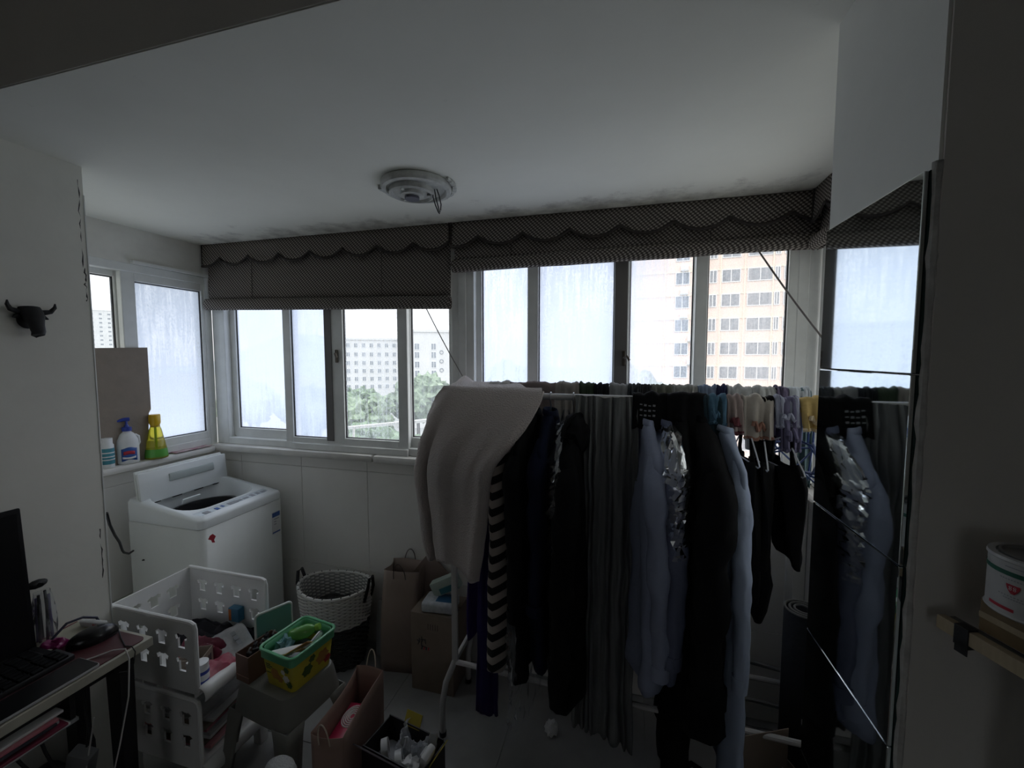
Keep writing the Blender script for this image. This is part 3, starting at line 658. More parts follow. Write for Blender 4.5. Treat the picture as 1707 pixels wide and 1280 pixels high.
# ================================================================ THINGS ON THE LEFT LEDGE
m_card = mat('brown_cardboard', (0.26, 0.215, 0.175), 0.9, var=0.12, vscale=12, bump=0.1, bscale=60)
cb = G(); cb.prism([(1.36, 0), (1.645, 0), (1.66, 0.25), (1.672, 0.27), (1.672, 0.61), (1.36, 0.60)], lambda p, q, d: Vector((d, p - 1.5, q)), 0.0, 0.006)
o = cb.obj('cardboard_sheet', m_card, smooth=False, loc=(XL + 0.006, 1.5, 1.1375)); tag(o, 'brown cardboard sheet leaning against the left window behind the bottles', 'cardboard')
m_whp = mat('white_plastic', (0.74, 0.75, 0.75), 0.4); m_bluecap = mat('blue_cap_plastic', (0.03, 0.06, 0.35), 0.35); m_teal = mat('teal_label', (0.05, 0.24, 0.30), 0.5)
LZ = 1.1375
# pump bottle
t = thing('laundry_detergent_bottle', 'white handled detergent bottle with blue pump cap on ledge', 'bottle', (XL + 0.022, 1.545, LZ), R(70))
g = G()
def bottle(u, v):
    pr = [(0.0, 0), (0.040, 0.001), (0.045, 0.008), (0.046, 0.09), (0.043, 0.125), (0.030, 0.155), (0.016, 0.168), (0.016, 0.176), (0, 0.176)]
    q = v * (len(pr) - 1); i = min(int(q), len(pr) - 2); f = q - i; r = lerp(pr[i][0], pr[i + 1][0], f); z = lerp(pr[i][1], pr[i + 1][1], f); a = u * 6.28319
    return Vector((r * math.cos(a), r * 0.60 * math.sin(a), z))
g.grid(bottle, 28, 24, cu=True); g.obj('bottle', m_whp, t, ang=60)
G().tube([(0.030, 0, 0.150), (0.045, 0, 0.138), (0.047, 0, 0.105), (0.040, 0, 0.09)], 0.006, 8).obj('handle', m_whp, t)
G().lathe([(0, 0.172), (0.020, 0.172), (0.020, 0.192), (0.010, 0.194), (0.007, 0.205), (0, 0.205)], seg=20).obj('cap', m_bluecap, t)
pu = G(); pu.tube([(0, 0, 0.2), (0, 0, 0.225)], 0.005, 8); pu.tube([(0.012, 0, 0.232), (-0.01, 0, 0.232), (-0.036, 0, 0.226)], [0.010, 0.010, 0.005], 8); pu.obj('pump', m_bluecap, t)
def lab(u, v):
    a = lerp(-2.3, -0.85, u); z = lerp(0.02, 0.085, v); r = 0.0462 + 0.0006; return Vector((r * math.cos(a), r * 0.605 * math.sin(a), z - 0.004 * math.cos(u * 6.28)))
g = G(); g.grid(lab, 10, 4); lbo = g.obj('label', m_blue, t, solid=0.0008)
g = G(); g.grid(lambda u, v: Vector((0.0474 * math.cos(lerp(-2.1, -1.1, u)), 0.0474 * 0.61 * math.sin(lerp(-2.1, -1.1, u)), lerp(0.048, 0.066, v) + 0.004 * math.sin(u * 3.14))), 8, 2); g.obj('label_logo', m_red, lbo, solid=0.0006)
g = G(); g.grid(lambda u, v: Vector((0.0474 * math.cos(lerp(-2.2, -1.0, u)), 0.0474 * 0.61 * math.sin(lerp(-2.2, -1.0, u)), lerp(0.030, 0.040, v) - 0.004 * math.sin(u * 3.14))), 8, 2); g.obj('label_swoosh', m_paper, lbo, solid=0.0006)
# yellow-green conical bottle
m_ylw = mat('yellow_clear_plastic', (0.85, 0.72, 0.06), 0.15, trans=0.75); m_grnliq = mat('green_liquid', (0.16, 0.55, 0.10), 0.2, trans=0.3); m_ylcap = mat('amber_cap', (0.72, 0.45, 0.02), 0.3)
t = thing('cone_spray_bottle', 'yellow translucent cone bottle holding green liquid on ledge', 'bottle', (XL + 0.030, 1.675, LZ))
G().lathe([(0, 0), (0.050, 0), (0.053, 0.006), (0.044, 0.07), (0.028, 0.155), (0.022, 0.175), (0.022, 0.18), (0, 0.18)], seg=28).obj('bottle', m_ylw, t)
G().lathe([(0, 0.002), (0.0505, 0.003), (0.0525, 0.010), (0.0475, 0.052), (0, 0.054)], seg=28).obj('liquid', m_grnliq, t)
G().tube([(0, 0, 0.05), (0, 0, 0.19)], 0.004, 8).obj('dip_tube', m_grnliq, t)
G().lathe([(0, 0.172), (0.018, 0.172), (0.026, 0.195), (0.026, 0.236), (0.023, 0.242), (0, 0.242)], seg=24).obj('cap', m_ylcap, t)
# slim tube bottle
t = thing('slim_lotion_bottle', 'slim white bottle with teal label beside left pier', 'bottle', (XL + 0.022, 1.455, LZ))
G().lathe([(0, 0), (0.024, 0), (0.026, 0.004), (0.026, 0.115), (0.022, 0.122), (0.022, 0.150), (0, 0.152)], seg=24).obj('bottle', m_whp, t)
G().lathe([(0.0264, 0.02), (0.0268, 0.022), (0.0268, 0.098), (0.0264, 0.10)], seg=24).obj('label', m_teal, t)
for z in (0.04, 0.055, 0.075): G().lathe([(0.0268, z), (0.0272, z + 0.001), (0.0272, z + 0.004), (0.0268, z + 0.005)], seg=24).obj('label_line', m_paper, t)
g = G()
def leaf(u, v): return Vector((lerp(-0.03, 0.03, v), lerp(-0.11, 0.11, u), 0.004 + 0.006 * abs(fbm(u * 4, v * 3))))
g.grid(leaf, 14, 5); o = g.obj('flyer', mat('pink_grey_flyer', (0.55, 0.48, 0.48), 0.6, col2=(0.30, 0.08, 0.12), vscale=14), solid=0.0015, loc=(XL + 0.02, 1.87, LZ)); tag(o, 'crumpled pink and grey flyer lying on the left ledge corner', 'paper')

# ================================================================ STACKING SHELF WITH T-SHIRT CUT-OUTS
m_pl = mat('white_shelf_plastic', (0.88, 0.88, 0.87), 0.35, var=0.05, vscale=6)
def tee(cx, cz, s):
    p = [(-0.5, 0.30), (-0.22, 0.46), (-0.12, 0.40), (0.12, 0.40), (0.22, 0.46), (0.5, 0.30), (0.40, 0.06), (0.27, 0.13), (0.27, -0.46), (-0.27, -0.46), (-0.27, 0.13), (-0.40, 0.06)]
    return [(cx + a * s, cz + b * s) for a, b in p]
def holed(outer, holes, fn, th, name, m, parent):
    g = G(); es = []
    for L in [outer] + holes:
        vs = [g.bm.verts.new(fn(a, b)) for a, b in L]
        es += [g.bm.edges.new((vs[i], vs[(i + 1) % len(vs)])) for i in range(len(vs))]
    bmesh.ops.triangle_fill(g.bm, edges=es, use_beauty=True)
    return g.obj(name, m, parent, smooth=False, solid=th)
SX0, SX1, SY0, SY1 = -1.93, -1.495, 1.095, 1.405
st = thing('stacking_shelf', 'white plastic two-tier stacking shelf with T-shirt shaped cut-outs', 'shelf', (-1.71, 1.25, 0.0))
def rel(x, y, z): return Vector((x + 1.71, y - 1.25, z))
for z0, z1, k in ((0.455, 0.725, 0), (0.15, 0.425, 1)):
    def rp_(hx): return [(hx[0], z0), (hx[1], z0), (hx[1], z1 - 0.02), (hx[1] - 0.006, z1 - 0.006), (hx[1] - 0.02, z1), (hx[0], z1)]
    hs = [tee(SX0 + 0.075 + i * 0.098, z0 + zz, 0.060) for i in range(4) for zz in (0.105, 0.195)]
    for Y in (SY0, SY1):
        pn = holed(rp_((SX0, SX1)), hs, lambda a, b, Y=Y: rel(a, Y, b), 0.007, 'end_panel', m_pl, st)
        gg = G(); yy = 0.010 if Y == SY1 else -0.010
        gg.tube([rel(SX0, Y, z1), rel(SX1 - 0.02, Y, z1), rel(SX1 - 0.005, Y, z1 - 0.006), rel(SX1, Y, z1 - 0.022), rel(SX1, Y, z0 + 0.01)], 0.008, 8); gg.obj('rim', m_pl, pn)
    hs = [tee(SY0 + 0.08 + i * 0.075, z0 + zz, 0.056) for i in range(3) for zz in (0.105, 0.195)]
    holed([(SY0, z0), (SY1, z0), (SY1, z1), (SY0, z1)], hs, lambda a, b: rel(SX0, a, b), 0.007, 'back_panel', m_pl, st)
    gg = G(); gg.b2(rel(SX0, SY0, z0 - 0.008), rel(SX1, SY1, z0), bev=0.003); gg.obj('tray', m_pl, st)
    # rolled front lip
    def lip(u, v):
        a = lerp(-0.5, 3.6, v); return rel(SX1 + 0.012 + 0.026 * math.cos(a), lerp(SY0 - 0.004, SY1 + 0.004, u), z0 - 0.004 + 0.030 * math.sin(a))
    gg = G(); gg.grid(lip, 10, 12); gg.obj('front_lip', m_pl, st, solid=0.004)
for x in (SX0 + 0.03, SX1 - 0.03):
    for y in (SY0 + 0.03, SY1 - 0.03): G().b2(rel(x - 0.02, y - 0.02, 0.0), rel(x + 0.02, y + 0.02, 0.147), bev=0.004).obj('leg', m_pl, st)
# contents of the upper tier
TZ = 0.4565
def rumpled(name, label, cat, cx, cy, z, sx, sy, h, m, rz=0, seed=0, group=None, tilt=0.0):
    g = G()
    g.grid(lambda u, v: Vector(((u - 0.5) * sx, (v - 0.5) * sy, h * (0.55 + 0.45 * fbm(u * 2.6 + seed, v * 2.6, seed)) * (1 - (2 * abs(u - 0.5)) ** 6) * (1 - (2 * abs(v - 0.5)) ** 6) + 0.003 + tilt * u)), 16, 16)
    o = g.obj(name, m, solid=0.003, loc=(cx, cy, z), rotz=rz); return tag(o, label, cat, group)
m_news = mat('grey_printed_leaflet', (0.60, 0.60, 0.60), 0.6, col2=(0.38, 0.38, 0.39), vscale=18)
m_pink = mat('pink_red_leaflet', (0.58, 0.28, 0.30), 0.45, col2=(0.48, 0.05, 0.12), vscale=9)
m_maroon = mat('maroon_bag_film', (0.20, 0.03, 0.06), 0.35)
rumpled('dark_cloth', 'dark crumpled cloth at the back of the white shelf tray', 'cloth', -1.76, 1.325, TZ, 0.26, 0.13, 0.10, mat('black_knit', (0.015, 0.014, 0.02), 0.9), 0.1, 3)
rumpled('maroon_packet', 'crumpled maroon plastic packet on the shelf tray', 'packet', -1.66, 1.245, TZ, 0.20, 0.07, 0.10, m_maroon, 0.2, 5)
t = thing('open_snack_box', 'small open brown snack carton lying on white shelf tray', 'box', (-1.60, 1.165, TZ), R(25))
for a, b in (((-0.045, -0.04, 0), (0.045, 0.04, 0.003)), ((-0.045, -0.04, 0), (-0.042, 0.04, 0.085)), ((0.042, -0.04, 0), (0.045, 0.04, 0.085)), ((-0.045, 0.037, 0), (0.045, 0.04, 0.085)), ((-0.045, -0.04, 0), (0.045, -0.037, 0.085))): G().b2(a, b).obj('side', m_card, t, smooth=False)
for k in range(5): G().b2((0.0451, -0.03 + 0.012 * k, 0.03), (0.0458, -0.023 + 0.012 * k, 0.065)).obj('print_mark', m_ink, t, smooth=False)
t = thing('leaflet', 'grey printed leaflet draped across the white shelf tray', 'leaflet', (-1.575, 1.305, TZ + 0.045), R(-18), 'leaflets in the shelf tray', (0.10, 0.22, -0.35))
g = G(); g.grid(lambda u, v: Vector(((u - 0.5) * 0.15, (v - 0.5) * 0.12, 0.010 * math.sin(u * 5) + 0.006 * fbm(u * 3, v * 3))), 12, 8); lf = g.obj('sheet', m_news, t, solid=0.0015)
for k in range(3): G().box((-0.02 + 0.03 * k, 0.01, 0.014), (0.022, 0.016, 0.001)).obj('print_block', m_greyink, lf, smooth=False)
rumpled('leaflet', 'glossy pink and red leaflet with a round picture on shelf tray', 'leaflet', -1.535, 1.205, TZ, 0.11, 0.13, 0.055, m_pink, -0.3, 9, 'leaflets in the shelf tray')
t = thing('blue_card_box', 'tiny blue and orange carton against the shelf end panel', 'box', (-1.64, 1.382, TZ + 0.075), 0)
G().box((0, 0, 0.03), (0.055, 0.03, 0.06), bev=0.002).obj('box', mat('blue_carton', (0.03, 0.14, 0.24), 0.5), t); G().box((-0.018, -0.0155, 0.03), (0.014, 0.001, 0.05)).obj('orange_stripe', mat('orange_print', (0.45, 0.12, 0.02), 0.6), t, smooth=False)
rumpled('folded_cloth', 'folded black cloth under the tiny blue carton', 'cloth', -1.60, 1.375, TZ, 0.14, 0.045, 0.076, mat('black_knit', (0, 0, 0)), 0, 2)
t = thing('pill_jar', 'small white jar with dark blue label in the shelf tray corner', 'jar', (-1.530, 1.135, TZ))
G().lathe([(0, 0), (0.024, 0), (0.026, 0.003), (0.026, 0.060), (0.022, 0.066), (0.022, 0.070), (0, 0.07)], seg=24).obj('jar', m_whp, t)
G().lathe([(0, 0.068), (0.025, 0.068), (0.0255, 0.086), (0.018, 0.089), (0, 0.087)], seg=24).obj('lid', m_whp, t)
for z0, z1 in ((0.045, 0.058), (0.006, 0.022)): G().lathe([(0.0262, z0), (0.0265, z0), (0.0265, z1), (0.0262, z1)], seg=24).obj('label_band', m_bluecap, t)
# lower tier contents
for k, (x, y, w, m, lb) in enumerate(((-1.70, 1.25, 0.30, m_news, 'stack of grey magazines filling the lower white shelf tier'), )):
    t = thing('magazine_stack', lb, 'magazines', (x, y, 0.1515), 0.1)
    for j in range(9): G().box((0.01 * math.sin(j * 2.1), 0.008 * math.cos(j * 1.7), 0.008 + j * 0.0165), (w, 0.22, 0.0145), (0, 0, 0.05 * math.sin(j * 3)), bev=0.002).obj('magazine', [m_news, m_pink, m_card, m_paper][j % 4], t, smooth=False)
# ================================================================ DESK AND WHAT IS ON IT
m_desk = mat('burgundy_desk_top', (0.10, 0.030, 0.035), 0.35, var=0.2, vscale=9); m_edge = mat('pale_desk_edge', (0.50, 0.48, 0.40), 0.6, var=0.15, vscale=20)
m_legb = mat('black_steel_leg', (0.014, 0.013, 0.015), 0.45)
DX0, DX1, DY0, DY1, DZ = -1.885, -1.552, 0.10, 0.995, 0.735
dk = thing('narrow_desk', 'narrow pale-edged desk with black tapered legs against the left pier', 'desk', (-1.72, 0.55, 0))
def dr(x, y, z): return Vector((x + 1.72, y - 0.55, z))
G().b2(dr(DX0, DY0, DZ - 0.030), dr(DX1, DY1, DZ), bev=0.002).obj('desktop', m_edge, dk, smooth=False)
for y in (0.16, 0.93):
    for x, s in ((DX1 - 0.06, 1), (DX0 + 0.05, -1)):
        g = G(); A = [dr(x + dx * 1.0, y + dy, DZ - 0.031) for dx, dy in ((-0.035, -0.02), (0.035, -0.02), (0.035, 0.02), (-0.035, 0.02))]; B = [dr(x + s * 0.0 + dx * 0.55, y + dy, 0.0) for dx, dy in ((-0.035, -0.02), (0.035, -0.02), (0.035, 0.02), (-0.035, 0.02))]
        va = [g.bm.verts.new(p) for p in A]; vb = [g.bm.verts.new(p) for p in B]
        g.bm.faces.new(va); g.bm.faces.new(vb[::-1])
        for i in range(4): g.bm.faces.new((va[i], vb[i], vb[(i + 1) % 4], va[(i + 1) % 4]))
        g.obj('leg', m_legb, dk, smooth=False)
G().b2(dr(DX0 + 0.03, 0.20, DZ - 0.135), dr(DX1 - 0.025, 0.80, DZ - 0.125)).obj('under_shelf', mat('clear_grey_tray', (0.30, 0.31, 0.31), 0.3), dk, smooth=False)
for y in (0.21, 0.79): G().b2(dr(DX0 + 0.03, y - 0.006, DZ - 0.126), dr(DX1 - 0.03, y + 0.006, DZ - 0.029)).obj('shelf_bracket', m_legb, dk, smooth=False)
G().b2(dr(DX1 - 0.08, 0.175, DZ - 0.075), dr(DX1 - 0.055, 0.915, DZ - 0.045)).obj('apron_bar', m_legb, dk, smooth=False)
t = thing('desk_mat', 'burgundy desk mat with rounded corners on the pale desk', 'desk mat', (-1.72, 0.60, DZ + 0.0005))
g = G(); g.prism([(p, q) for p, q in rrect(0.158, 0.382, 0.02, 5)], lambda p, q, d: Vector((p, q, d)), 0, 0.003); g.obj('mat', m_desk, t)
ps = thing('paper_stack', 'thin stack of papers and folders on the tray under desk', 'papers', (-1.70, 0.50, DZ - 0.1245))
for j in range(6): G().box((0.006 * math.sin(j * 2.3), 0.015 * math.cos(j), 0.004 + j * 0.0088), (0.27, 0.52, 0.0075), (0, 0, 0.02 * math.sin(j * 4)), bev=0.001).obj('folder', [m_paper, m_maroon, m_news, m_ink, m_pink, m_paper][j], ps, smooth=False)
# laptop : screen stands towards the wall, opens to the right
m_scr = mat('laptop_black', (0.006, 0.006, 0.007), 0.6, spec=0.15); m_glossb = mat('gloss_black', (0.008, 0.008, 0.009), 0.3, spec=0.3)
t = thing('laptop', 'black open laptop with dark screen at the end of the desk', 'laptop', (-1.760, 0.645, DZ + 0.0040))
G().b2((-0.080, -0.185, 0.0), (0.015, 0.195, 0.018), bev=0.005).obj('base', m_scr, t)
kb = G().b2((-0.066, -0.165, 0.018), (0.010, 0.175, 0.0195), bev=0.0005).obj('keyboard_deck', m_glossb, t)
for r_ in range(4):
    for c_ in range(11): G().box((-0.056 + r_ * 0.018, -0.148 + c_ * 0.0305, 0.021), (0.015, 0.026, 0.003), bev=0.001, seg=1).obj('key', m_scr, kb, smooth=False)
s = G(); s.box((-0.094, 0.005, 0.240), (0.010, 0.385, 0.47), (0, -0.06, 0), bev=0.005); so = s.obj('screen', m_scr, t)
G().box((-0.0885, 0.005, 0.240), (0.002, 0.36, 0.44), (0, -0.06, 0)).obj('display', m_glossb, so, smooth=False)
G().tube([(-0.078, -0.12, 0.016), (-0.078, 0.13, 0.016)], 0.008, 10).obj('hinge', m_scr, t)
# separate keyboard, mouse, phone-like tablet
t = thing('keyboard', 'black full-size keyboard with worn keys in front of laptop', 'keyboard', (-1.712, 0.635, DZ + 0.0040), R(0))
G().box((0, 0, 0.009), (0.085, 0.43, 0.016), (0, 0.04, 0), bev=0.004).obj('case', m_blk, t)
key = None
for r_ in range(4):
    for c_ in range(14):
        if key is None: key = G().box((0, 0, 0), (0.0155, 0.025, 0.007), bev=0.0015, seg=1).obj('key', m_scr, t, smooth=False); k2 = key
        else: k2 = key.copy(); COL.objects.link(k2); k2.parent = t
        k2.location = (-0.029 + r_ * 0.0195, -0.19 + c_ * 0.0292, 0.0205 - 0.0008 * r_)
t = thing('computer_mouse', 'glossy black computer mouse on the burgundy desk mat', 'mouse', (-1.722, 0.925, DZ + 0.0040), R(68)); t.scale = (1.25, 1.25, 1.2)
g = G(); g.grid(lambda u, v: Vector((0.052 * max(0.0, math.sin(v * 1.5708)) ** 0.8 * math.cos(u * 6.28319), 0.029 * max(0.0, math.sin(v * 1.5708)) ** 0.8 * math.sin(u * 6.28319) * (1 - 0.12 * math.cos(u * 12.566)), 0.036 * max(0.0, math.cos(v * 1.5708)) ** 0.75)), 28, 12, cu=True); g.obj('shell', mat('mouse_black', (0.01, 0.01, 0.011), 0.25), t)
G().tube([(0.036, 0, 0.022), (0.022, 0, 0.033), (0.010, 0, 0.036)], 0.0035, 8).obj('scroll_wheel', m_dark, t)
t = thing('tablet', 'flat black tablet with pale rim at the desk edge', 'tablet', (-1.605, 0.735, DZ + 0.0040), 0)
g = G(); g.prism(rrect(0.048, 0.115, 0.008, 4), lambda p, q, d: Vector((p, q, d)), 0, 0.007); g.obj('rim', mat('pale_grey_rim', (0.5, 0.5, 0.5), 0.4), t); g = G(); g.prism(rrect(0.046, 0.113, 0.007, 4), lambda p, q, d: Vector((p, q, d)), 0.007, 0.008); g.obj('glass', m_glossb, t)
# charging cable and black mouse lead
m_wcab = mat('white_cable', (0.62, 0.60, 0.58), 0.5)
tag(G().tube([(-1.640, 0.835, DZ + 0.0065), (-1.615, 0.865, DZ + 0.007), (-1.585, 0.90, DZ + 0.012), (-1.555, 0.915, DZ + 0.012), (-1.540, 0.915, DZ - 0.02), (-1.537, 0.905, DZ - 0.14), (-1.540, 0.875, DZ - 0.28), (-1.545, 0.84, DZ - 0.42), (-1.56, 0.82, DZ - 0.52), (-1.60, 0.80, DZ - 0.56), (-1.64, 0.82, DZ - 0.50), (-1.655, 0.85, DZ - 0.36), (-1.66, 0.88, DZ - 0.22)], 0.0022, 8).obj('charging_cable', m_wcab), 'thin white charging cable looping over the desk edge', 'cable')
tag(G().tube([(-1.690, 0.978, DZ + 0.012), (-1.64, 0.955, DZ + 0.006), (-1.580, 0.93, DZ + 0.006), (-1.558, 0.935, DZ + 0.006), (-1.546, 0.937, DZ - 0.012), (-1.546, 0.930, DZ - 0.05), (-1.553, 0.92, DZ - 0.07), (-1.565, 0.90, DZ - 0.06)], 0.0018, 6).obj('mouse_lead', m_dark), 'black mouse lead bending over the desk edge', 'cable')
# oddments behind the mouse
t = thing('sweet_packet', 'red and white striped paper packet behind the mouse', 'packet', (-1.790, 0.968, DZ + 0.0010), R(8), 'small packets at the end of the desk')
G().box((0, 0, 0.018), (0.10, 0.016, 0.032), (0.3, 0, 0), bev=0.003).obj('packet', m_paper, t); G().box((0.028, -0.0085, 0.0155), (0.045, 0.0012, 0.022), (0.3, 0, 0)).obj('red_panel', mat('coral_red_print', (0.50, 0.06, 0.05), 0.5), t, smooth=False); G().box((-0.01, -0.0085, 0.004), (0.06, 0.0012, 0.006), (0.3, 0, 0)).obj('green_panel', mat('dark_green_print', (0.02, 0.12, 0.06), 0.5), t, smooth=False)
rumpled('sweet_wrapper', 'crumpled magenta wrapper beside the keyboard end', 'wrapper', -1.805, 0.868, DZ + 0.0040, 0.065, 0.05, 0.028, mat('magenta_foil', (0.22, 0.01, 0.10), 0.3), 0.4, 4, 'small packets at the end of the desk')
t = thing('cream_notepad', 'cream notepad lying under the red and white packet end', 'notepad', (-1.83, 0.90, DZ + 0.0010), R(5)); G().box((0, 0, 0.006), (0.09, 0.15, 0.010), bev=0.001).obj('pages', mat('cream_paper', (0.45, 0.43, 0.33), 0.8), t, smooth=False); G().box((-0.047, 0, 0.006), (0.004, 0.15, 0.012)).obj('spine', m_maroon, t, smooth=False)
t = thing('plastic_bag_of_pens', 'clear plastic bag of dark pens standing behind the laptop screen', 'bag', (-1.862, 0.875, DZ + 0.0135), 0)
g = G(); g.grid(lambda u, v: Vector(((0.020 + 0.004 * math.sin(u * 30 + v * 9)) * math.cos(u * 6.28319) * (1 - 0.35 * v), (0.034 + 0.006 * math.sin(u * 25 - v * 7)) * math.sin(u * 6.28319) * (1 - 0.35 * v), 0.17 * v)), 26, 10, cu=True); g.obj('bag', film_mat('clear_film', op=0.10, gloss=0.9), t)
for k in range(6): G().tube([(0.012 * math.cos(k * 1.05), 0.018 * math.sin(k * 1.05), 0.002), (0.012 * math.cos(k * 1.05 + 0.4), 0.016 * math.sin(k + 0.3), 0.14 + 0.012 * (k % 3))], 0.004, 6).obj('pen', [m_blk, mat('violet_pen', (0.07, 0.05, 0.18), 0.4), m_blk][k % 3], t)
t = thing('webcam', 'small black webcam clipped at the side of laptop screen', 'webcam', (-1.868, 0.868, DZ + 0.198), 0)
G().ball((0, 0, 0.012), 0.018, (0.9, 1.5, 0.8), 2).obj('body', m_blk, t); G().tube([(0.012, 0.0, 0.012), (0.020, 0.0, 0.012)], 0.007, 12).obj('lens', m_glossb, t)
tag(G().tube([(-1.80, 0.86, DZ + 0.035), (-1.80, 0.90, DZ + 0.065), (-1.795, 0.94, DZ + 0.062), (-1.79, 0.975, DZ + 0.04), (-1.785, 0.985, DZ + 0.003)], 0.004, 8).obj('laptop_power_lead', mat('blue_black_cable', (0.02, 0.02, 0.05), 0.4)), 'dark arched power lead behind the laptop', 'cable')
t = thing('power_adapter', 'grey power adapter brick hanging under the desk among cables', 'adapter', (-1.70, 0.86, 0.30), R(20)); G().box((0, 0, 0.06), (0.07, 0.04, 0.12), (0.2, 0.35, 0), bev=0.006).obj('brick', mat('grey_adapter', (0.22, 0.22, 0.22), 0.5), t); G().tube([(0.02, 0, 0.12), (0.03, 0.0, 0.2), (0.01, 0.01, 0.32), (-0.02, 0.02, 0.398)], 0.003, 6).obj('lead', m_dark, t)

# ================================================================ STOOL, TUB AND BOX
m_stool = mat('grey_stool_plastic', (0.21, 0.21, 0.19), 0.5, var=0.08, vscale=8)
SXc, SYc, SH, SA = -1.275, 1.285, 0.45, R(-8)
t = thing('plastic_stool', 'grey moulded plastic stool with splayed legs and an oil tub on top', 'stool', (SXc, SYc, 0), SA)
g = G(); O = rrect(0.135, 0.115, 0.04, 5); O2 = rrect(0.142, 0.122, 0.045, 5); O3 = rrect(0.158, 0.136, 0.05, 5)
rings = [[g.bm.verts.new(Vector((x, y, z))) for x, y in L] for L, z in ((rrect(0.12, 0.10, 0.035, 5), SH), (O, SH - 0.004), (O2, SH - 0.02), (O3, SH - 0.11), (rrect(0.152, 0.130, 0.05, 5), SH - 0.11), (rrect(0.136, 0.116, 0.04, 5), SH - 0.025))]
g.bm.faces.new(rings[0])
for A, B in zip(rings, rings[1:]):
    for k in range(len(A)): g.bm.faces.new((A[k], A[(k + 1) % len(A)], B[(k + 1) % len(B)], B[k]))
g.bm.faces.new(rings[-1])
g.obj('seat', m_stool, t)
for sx in (-1, 1):
    for sy in (-1, 1):
        def leg(u, v):
            z = lerp(SH - 0.105, 0.0, v); w = lerp(0.075, 0.045, v ** 0.6); cx = sx * lerp(0.156, 0.195, v); cy = sy * lerp(0.134, 0.168, v)
            q = [(-w, 0), (-0.02, 0), (0, 0), (0, -0.02), (0, -w)]; k = u * 4; i = min(int(k), 3); f = k - i; a = lerp(q[i][0], q[i + 1][0], f); b = lerp(q[i][1], q[i + 1][1], f)
            return Vector((cx + sx * a, cy + sy * b, z))
        g = G(); g.grid(leg, 8, 8); g.obj('leg', m_stool, t, solid=0.006)
# yellow/green tub
m_tubg = mat('green_tub_plastic', (0.12, 0.42, 0.22), 0.3); m_tuby = mat('yellow_tub_print', (0.58, 0.49, 0.05), 0.45, col2=(0.46, 0.38, 0.03), vscale=7); m_leafp = mat('dark_leaf_print', (0.06, 0.13, 0.03), 0.5); m_flower = mat('orange_flower_print', (0.45, 0.22, 0.06), 0.5)
TX, TY, TA = -1.222, 1.290, R(-8)
tb = thing('plastic_tub', 'yellow printed plastic tub with green rim full of oddments', 'tub', (TX, TY, SH + 0.0005), TA)
def tubwall(g, hx0, hy0, hx1, hy1, z0, z1, inward):
    A = [g.bm.verts.new(Vector((x, y, z0))) for x, y in rrect(hx0, hy0, 0.018, 4)]; B = [g.bm.verts.new(Vector((x, y, z1))) for x, y in rrect(hx1, hy1, 0.024, 4)]
    for k in range(len(A)): g.bm.faces.new((A[k], A[(k + 1) % len(A)], B[(k + 1) % len(B)], B[k]))
    return A, B
g = G(); A, B = tubwall(g, 0.072, 0.088, 0.084, 0.100, 0.0, 0.112, 0); g.bm.faces.new(A); g.obj('wall', m_tuby, tb, solid=0.002)
g = G(); A, B = tubwall(g, 0.0795, 0.0955, 0.081, 0.097, 0.090, 0.142, 0); g.obj('inner_wall', m_tubg, tb, solid=0.0015)
g = G(); pts = rrect(0.090, 0.106, 0.026, 5); g.tube([(x, y, 0.142) for x, y in pts], 0.006, 8, closed=True); A, B = tubwall(g, 0.088, 0.104, 0.090, 0.106, 0.108, 0.142, 0); g.obj('rim', m_tubg, tb)
for k, (x, z, s, m) in enumerate(((-0.012, 0.055, 0.022, m_flower), (0.012, 0.04, 0.014, m_flower), (0.045, 0.05, 0.016, m_paper), (0.032, 0.075, 0.010, m_paper), (0.052, 0.09, 0.012, m_leafp), (0.058, 0.03, 0.014, m_leafp))):
    yy = -0.0885 - 0.0001 * k - z * 0.107
    G().prism([(x + s * (1 + 0.14 * math.cos(6 * a)) * math.cos(a), z + s * (1 + 0.14 * math.cos(6 * a)) * math.sin(a)) for a in [i * 0.3142 for i in range(20)]], lambda p, q, d: Vector((p, d - q * 0.107, q)), -0.0892 - 0.0006, -0.0885).obj('print_motif', m, tb, smooth=False)
for k, z in enumerate((0.085, 0.077, 0.069, 0.05)): G().prism([(-0.058, z), (-0.058 + 0.024 + 0.01 * (k % 2), z), (-0.058 + 0.024 + 0.01 * (k % 2), z + 0.0045), (-0.058, z + 0.0045)], lambda p, q, d: Vector((p, d - q * 0.107, q)), -0.0892, -0.0885).obj('print_line', m_leafp, tb, smooth=False)
for k, (y, z, s, m) in enumerate(((0.04, 0.06, 0.028, m_flower), (0.065, 0.035, 0.016, m_red), (-0.03, 0.05, 0.022, m_leafp), (-0.01, 0.085, 0.014, m_leafp))):
    G().prism([(y + s * (1 + 0.16 * math.cos(6 * a)) * math.cos(a), z + s * (1 + 0.16 * math.cos(6 * a)) * math.sin(a)) for a in [i * 0.3142 for i in range(20)]], lambda p, q, d: Vector((d + q * 0.107, p, q)), 0.0725, 0.0732).obj('print_motif', m, tb, smooth=False)
